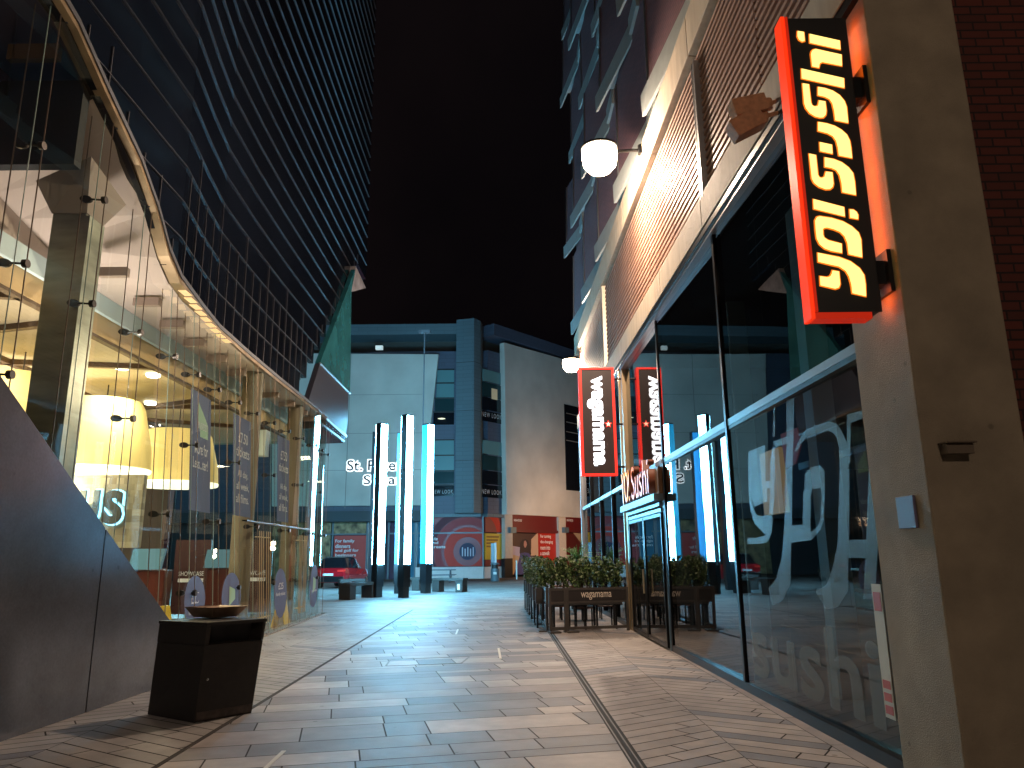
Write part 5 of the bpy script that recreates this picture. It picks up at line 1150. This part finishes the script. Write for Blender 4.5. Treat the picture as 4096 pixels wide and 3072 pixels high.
def shopcol(x0_, x1_):
    rect(Rr, Rp, x0_, 1138, x1_, 1372, -.5, .35, 'shop_column', mat('cream column', (.50,.44,.37), .8, noise=.06)); rect(Rr, Rp, x0_-2, 1374, x1_+1, 1476, -.5, .37, 'column_base', black, z0=0)
    a, zz = Rp(x1_-6, 1222, .4); q = MB(); q.fbox(Rr, a-.3, a+.35, zz-.22, zz+.22, .36, .62); q.build('wall_light', bm_, FB)
shopcol(1090, 1128); shopcol(1378, 1410)
for (x0_, x1_, tx0, tx1) in ((1129,1377,1136,1178),(1411,1560,1416,1450)):
    f_ = rect(Rr, Rp, x0_, 1146, x1_, 1222, -.3, .15, 'red_fascia', mat('maroon fascia', (.13,.012,.012), .5))
    text('lettering', 'HIGHCROSS', lambda u, v, d: Rr(u, v, .16+d), Rp(tx0,1170,.16)[0], Rp(tx1,1170,.16)[0], Rp((tx0+tx1)/2,1176,.16)[1], Rp((tx0+tx1)/2,1164,.16)[1], wtx, f_, bold=.02)
    a = Rp(x0_,1230,.2)[0]; b_ = Rp(x1_,1230,.2)[0]; zz = Rp((x0_+x1_)/2,1228,.2)[1]; q = MB(); q.fbox(Rr, a, b_, zz-.12, zz+.1, -.3, .3); q.build('shutter_box', mat('maroon metal', (.12,.015,.015), .5), FB)
# poster window
pw = rect(Rr, Rp, 1129, 1240, 1265, 1470, -.3, -.05, 'poster_window', mat('dark brown print', (.06,.03,.025), .5), z0=.25)
def PP(x, y, d=-.03):
    u, z = Rp(*(((1960+x*.217-1200)/.7533), ((2040+y*.217-1200)/.7533)), d); return Rr(u, z, d)
def shape(pts, m_, d, name): q = MB(); q.face([PP(x, y, d) for x, y in pts]); return q.build(name, m_, pw)
shape([(416,800),(570,700),(560,1010),(440,1190),(416,1190)], mat('tan print', (.42,.30,.18), .6), -.035, 'print_shape')
shape([(416,660),(570,690),(560,860),(416,820)], mat('pale print', (.4,.35,.45), .4), -.033, 'print_shape')
shape([(760,540),(895,400),(895,840),(740,840),(760,700)], mat('skin toned print', (.50,.33,.22), .6), -.032, 'print_shape')
shape([(560,600),(600,545),(660,535),(700,560),(730,640),(760,800),(730,900),(570,900),(545,780)], mat('dark hair print', (.03,.02,.02), .6), -.030, 'print_hair')
shape([(628,580),(650,560),(672,590),(680,640),(660,690),(640,695),(622,650)], mat('face print', (.40,.20,.16), .6), -.027, 'print_face')
shape([(560,800),(640,780),(720,800),(770,900),(740,1180),(560,1190),(440,1190),(520,960)], mat('indigo dress print', (.06,.06,.17), .6), -.028, 'print_dress')
rp_ = rect(Rr, Rp, 1268, 1234, 1372, 1400, -.3, .0, 'red_poster', mat('bright red poster', (.40,.02,.01), .5), z0=.5)
for i, (s_, x1_) in enumerate((('For turning',1332),('the changing',1342),('room into',1328),('a catwalk',1325))):
    y0_ = 1268+i*29; text('lettering', s_, lambda u, v, d: Rr(u, v, .012+d), Rp(1276,y0_)[0], Rp(x1_,y0_)[0], Rp(1305,y0_)[1], Rp(1305,y0_-22)[1], wtx, rp_, bold=.02)
o_ = rect(Rr, Rp, 1412, 1240, 1560, 1470, -.3, -.05, 'poster_window', mat('maroon print', (.10,.015,.012), .5), z0=.25)
q = MB(); q.face([Rr(*Rp(1450,1236,-.04),-.04), Rr(*Rp(1500,1240,-.04),-.04), Rr(*Rp(1500,1300,-.04),-.04)]); q.build('print_shape', MATS['tan print'], o_)
# pavement edge strip along the far building
q = MB(); q.face([(-46,52.6,.03),(2.5,52.6,.03),(8,60,.03),(8,70,.03),(-46,58,.03)]); tag(q.build('pavement', mat('brown paving', (.15,.11,.09), .7, noise=.2, nscale=2)), kind='structure')
# lamps assumed or added, hidden from here behind the near buildings
def added_far_lamp(x, y, z, label, pw_, col=(1,.55,.28)):
    xl = x+.55; t = thing('unseen_added_lamp', (x, y, 0), label, 'lamp', 'assumed or added lamps around the square')
    q = MB(); q.tube((x,y,0),(x,y,z+.15),.07,0,12,.045); q.tube((x,y,z+.13),(xl,y,z+.13),.03); q.build('post', dark_metal, t)
    q = MB(); q.lathe((xl,y,z-.22), [(.1,0),(.22,.1),(.24,.3)], 18); q.build('lantern', MATS['lamp glass lit'], t); q = MB(); q.lathe((xl,y,z+.09), [(.3,0),(.26,.06),(.05,.14)], 18); q.build('cap', dark_metal, t)
    light('lamp_bulb', 'POINT', (xl,y,z-.42), pw_, col, .15, t)
added_far_lamp(7.4, 57.0, 4.3, 'assumed street lamp round the corner by the far shopfronts, out of sight', 1700)  # assumed and unseen; accounts for the warm light on the far wall
added_far_lamp(-17, 38, 6.5, 'added cyan fill lamp at the left side of the square, out of sight behind the glass building', 2600, (.36,.76,1))  # no lamp known here; added to give the far wall its cyan light
# ================================================================== TERRACE: screen fence, hedge, tables
wood = mat('weathered brown frame', (.05,.042,.038), .6, noise=.15, nscale=12)
bann = mat('black banner', (.018,.014,.014), .6); lett = mat('cream letters', (.72,.62,.52), .6)
wind = glass('screen glass', (.9,.9,.9), 1.4)
def screen(a, b, label, txt=None, posts=True):
    a = Vector((*a,0)); b = Vector((*b,0)); d = (b-a).normalized(); n = Vector((d.y,-d.x,0)); Lh = (b-a).length
    t = thing('terrace_screen', (a+b)/2, label, 'screen', 'terrace screens')
    def fn(u, z, dd): return a+d*u+n*dd+Vector((0,0,z))
    for nm, u0, u1, z0, z1 in (('post',0,.05,0,.9),('post',Lh-.05,Lh,0,.9)):
        q = MB(); q.fbox(fn,u0,u1,z0,z1,-.025,.025); q.build(nm, wood, t)
    for nm, z0, z1 in (('rail',.85,.90),('rail',.585,.62),('rail',.05,.11)):
        q = MB(); q.fbox(fn,.05,Lh-.05,z0,z1,-.02,.02); q.build(nm, wood, t)
    q = MB(); q.fbox(fn,.05,Lh-.05,.625,.845,-.012,.012); bo = q.build('banner', bann, t)
    q = MB(); q.face([fn(.05,.11,0),fn(Lh-.05,.11,0),fn(Lh-.05,.585,0),fn(.05,.585,0)]); q.build('glass', wind, t)
    q = MB(); q.fbox(fn,-.02,.22,0,.03,-.18,.18); q.build('foot', wood, t)
    if txt:
        u0, u1 = txt
        text('lettering', 'wagamama', lambda u, v, dd: fn(u, v, .014+dd), u0, u1, .648, .802, lett, bo, bold=.004)
screen((.73,16.42),(1.10,16.48),'short end bay of the front terrace screen')
screen((1.10,16.48),(2.46,16.82),'front terrace screen with cream name lettering on its black banner', (.33,1.02))
for i, (y0, y1) in enumerate(((16.6,18.2),(18.35,19.9),(20.05,21.6),(21.75,23.3),(23.45,25))):
    x0 = .70-.028*(y0-16.6); x1 = .70-.028*(y1-16.6)
    screen((x0,y0),(x1,y1), ('first side screen behind the front corner of the terrace','second side screen along the terrace','third side screen along the terrace','fourth side screen along the terrace','last side screen of the terrace, farthest away')[i])
# hedge shrubs in troughs
leafm = [mat('leaf green', (.075,.13,.035), .45, noise=.35, nscale=8), mat('leaf pale', (.20,.26,.12), .4, noise=.3, nscale=8), mat('leaf deep', (.035,.07,.02), .5)]
def leaves(q, c, rx, ry, rz, n, size, rnd_):
    for _ in range(n):
        while True:
            p = Vector((rnd_.uniform(-1,1), rnd_.uniform(-1,1), rnd_.uniform(-1,1)))
            if .35 < p.length < 1.12*(.8+.35*math.sin(p.x*7+p.z*5)): break
        o = Vector((c.x+p.x*rx, c.y+p.y*ry, c.z+p.z*rz))
        d = Vector((rnd_.gauss(0,1), rnd_.gauss(0,1), rnd_.gauss(.3,.8))).normalized(); w = d.orthogonal().normalized(); w.rotate(Matrix.Rotation(rnd_.random()*6.3, 3, d))
        s = size*rnd_.uniform(.6,1.3); mi = 1 if rnd_.random() < .22 else (2 if rnd_.random() < .35 else 0)
        q.face([o-d*s*.6, o+w*s*.32, o+d*s*.6, o-w*s*.32], mi)
stemm = mat('twig brown', (.07,.05,.035), .8)
def shrub(x, y, label, seed, h=1.5, sp=.24):
    r_ = random.Random(seed); t = thing('hedge_shrub', (x, y, .0), label, 'shrub', 'hedge shrubs along the terrace')
    q = MB(); q.box(x-sp+.003,x+sp-.003,y-.15,y+.15,.52,.86); q.build('trough', mat('dark trough', (.03,.028,.028), .6), t)
    q = MB()
    for k in range(5):
        bx = x+r_.uniform(-.09,.09); by = y+r_.uniform(-.06,.06); q.tube((bx,by,.84),(bx+r_.uniform(-.12,.12),by+r_.uniform(-.1,.1),h-.35),.011,0,5)
    q.build('stems', stemm, t)
    q = MB(); leaves(q, Vector((x,y,h-.30)), sp+.05, .21, .33, 620, .055, r_)
    for k in range(4): leaves(q, Vector((x+r_.uniform(-sp,sp), y+r_.uniform(-.1,.1), h-.30+r_.uniform(-.30,.30))), .14, .13, .13, 90, .055, r_)
    q.build('foliage', leafm, t)
names = ('at the left front corner of the terrace','second from the left corner behind the front screen','third from the left corner behind the front screen','fourth, behind the name lettering','fifth, right of the name lettering','at the right end by the doorway column')
for i in range(6):
    shrub(.86+i*.275, 16.98+.07*i, 'leafy hedge shrub '+names[i], 20+i, h=1.50+.03*math.sin(i*2.1), sp=.15)
for i in range(6):
    shrub(.58-.028*i*1.3+.1, 17.7+i*1.25, 'leafy hedge shrub in the side row, '+('nearest','second','third','fourth','fifth','farthest')[i]+' from the front corner', 40+i, h=1.5, sp=.2)
t = thing('spiky_plant', (2.1, 23.6, 0), 'taller bright green feathery plant behind the hedge', 'plant')
r_ = random.Random(5); q = MB()
for k in range(70):
    a = r_.uniform(0,6.28); L_ = r_.uniform(.35,.85); e = Vector((math.cos(a)*L_*.6, math.sin(a)*L_*.4, r_.uniform(.1,.75))); o = Vector((1.95,23.6,1.45)); prev = o
    for j in range(1,7):
        f = j/6; p = o+Vector((e.x*f, e.y*f, e.z*f-.35*f*f*L_)); s_ = .05*(1-f*.6); w = (p-prev).cross(Vector((0,0,1))).normalized() if (p-prev).cross(Vector((0,0,1))).length > 1e-4 else Vector((1,0,0))
        q.face([prev, (prev+p)/2+w*s_+Vector((0,0,-.02)), p, (prev+p)/2-w*s_+Vector((0,0,-.02))]); prev = p
q.build('fronds', mat('bright frond', (.12,.27,.10), .45, noise=.3, nscale=10), t)
q = MB(); q.lathe((1.95,23.6,0), [(.22,0),(.3,.55),(.28,.6)], 16); q.tube((1.95,23.6,.6),(1.95,23.6,1.5),.04); q.build('pot', mat('dark trough', (.03,.028,.028), .6), t)
# tables and chairs inside the terrace
def table(x, y, label):
    t = thing('terrace_table', (x,y,0), label, 'table', 'terrace tables')
    q = MB(); q.box(x-.36,x+.36,y-.36,y+.36,.71,.75); q.build('table_top', mat('reddish timber', (.20,.09,.06), .5), t)
    for sx in (-1,1):
        for sy in (-1,1):
            q = MB(); q.box(x+sx*.31-.02,x+sx*.31+.02,y+sy*.31-.02,y+sy*.31+.02,0,.71); q.build('leg', dark_metal, t)
def chair(x, y, rz, label):
    t = thing('terrace_chair', (x,y,0), label, 'chair', 'terrace chairs', rz)
    c_, s_ = math.cos(rz), math.sin(rz)
    def f(a, z, b): return Vector((x+a*c_-b*s_, y+a*s_+b*c_, z))
    q = MB(); q.fbox(f,-.2,.2,.43,.46,-.2,.2); q.build('seat', mat('reddish timber', (.20,.09,.06), .5), t)
    for k in range(3):
        q = MB(); q.fbox(f,-.2,.2,.55+k*.11,.62+k*.11,.19,.215); q.build('back_slat', MATS['reddish timber'], t)
    for a in (-.19,.19):
        for b in (-.19,.2):
            q = MB(); q.fbox(f,a-.015,a+.015,0,.86 if b > 0 else .43,b-.015,b+.015); q.build('leg', dark_metal, t)
table(1.55, 17.9, 'square terrace table nearest the front screen'); table(1.5, 19.9, 'square terrace table in the middle of the terrace'); table(1.4, 22.0, 'square terrace table farthest back')
for i, (x, y, rz, lb) in enumerate(((1.55,17.35,math.pi,'in front of the nearest table'),(1.05,17.95,math.pi/2,'left of the nearest table'),(2.05,17.9,-math.pi/2,'right of the nearest table'),(1.5,19.3,math.pi,'in front of the middle table'),(2.0,19.9,-math.pi/2,'right of the middle table'),(1.0,20.0,math.pi/2,'left of the middle table'))):
    chair(x, y, rz, 'dark framed terrace chair '+lb)
# bench like stand that carries the troughs behind the front screen
t = thing('planter_stand', (1.6, 17.2, 0), 'low dark stand carrying the troughs of the hedge', 'stand')
for (x, y) in ((.86,16.98),(1.55,17.15),(2.24,17.33)):
    q = MB(); q.box(x-.02,x+.02,y-.13,y-.09,0,.499); q.build('leg', dark_metal, t); q = MB(); q.box(x-.02,x+.02,y+.09,y+.13,0,.50); q.build('leg', dark_metal, t)
q = MB(); q.hexa([(.72,16.82,.50),(2.40,17.25,.50),(2.40,17.47,.50),(.72,17.05,.50),(.72,16.82,.518),(2.40,17.25,.518),(2.40,17.47,.518),(.72,17.05,.518)]); q.build('shelf', dark_metal, t)
for i in range(6):
    x = .58-.028*i*1.3+.1; y = 17.7+i*1.25
    for sx in (-1, 1):
        q = MB(); q.box(x+sx*.16-.02, x+sx*.16+.02, y-.14, y+.14, 0, .515); q.build('leg', dark_metal, t)
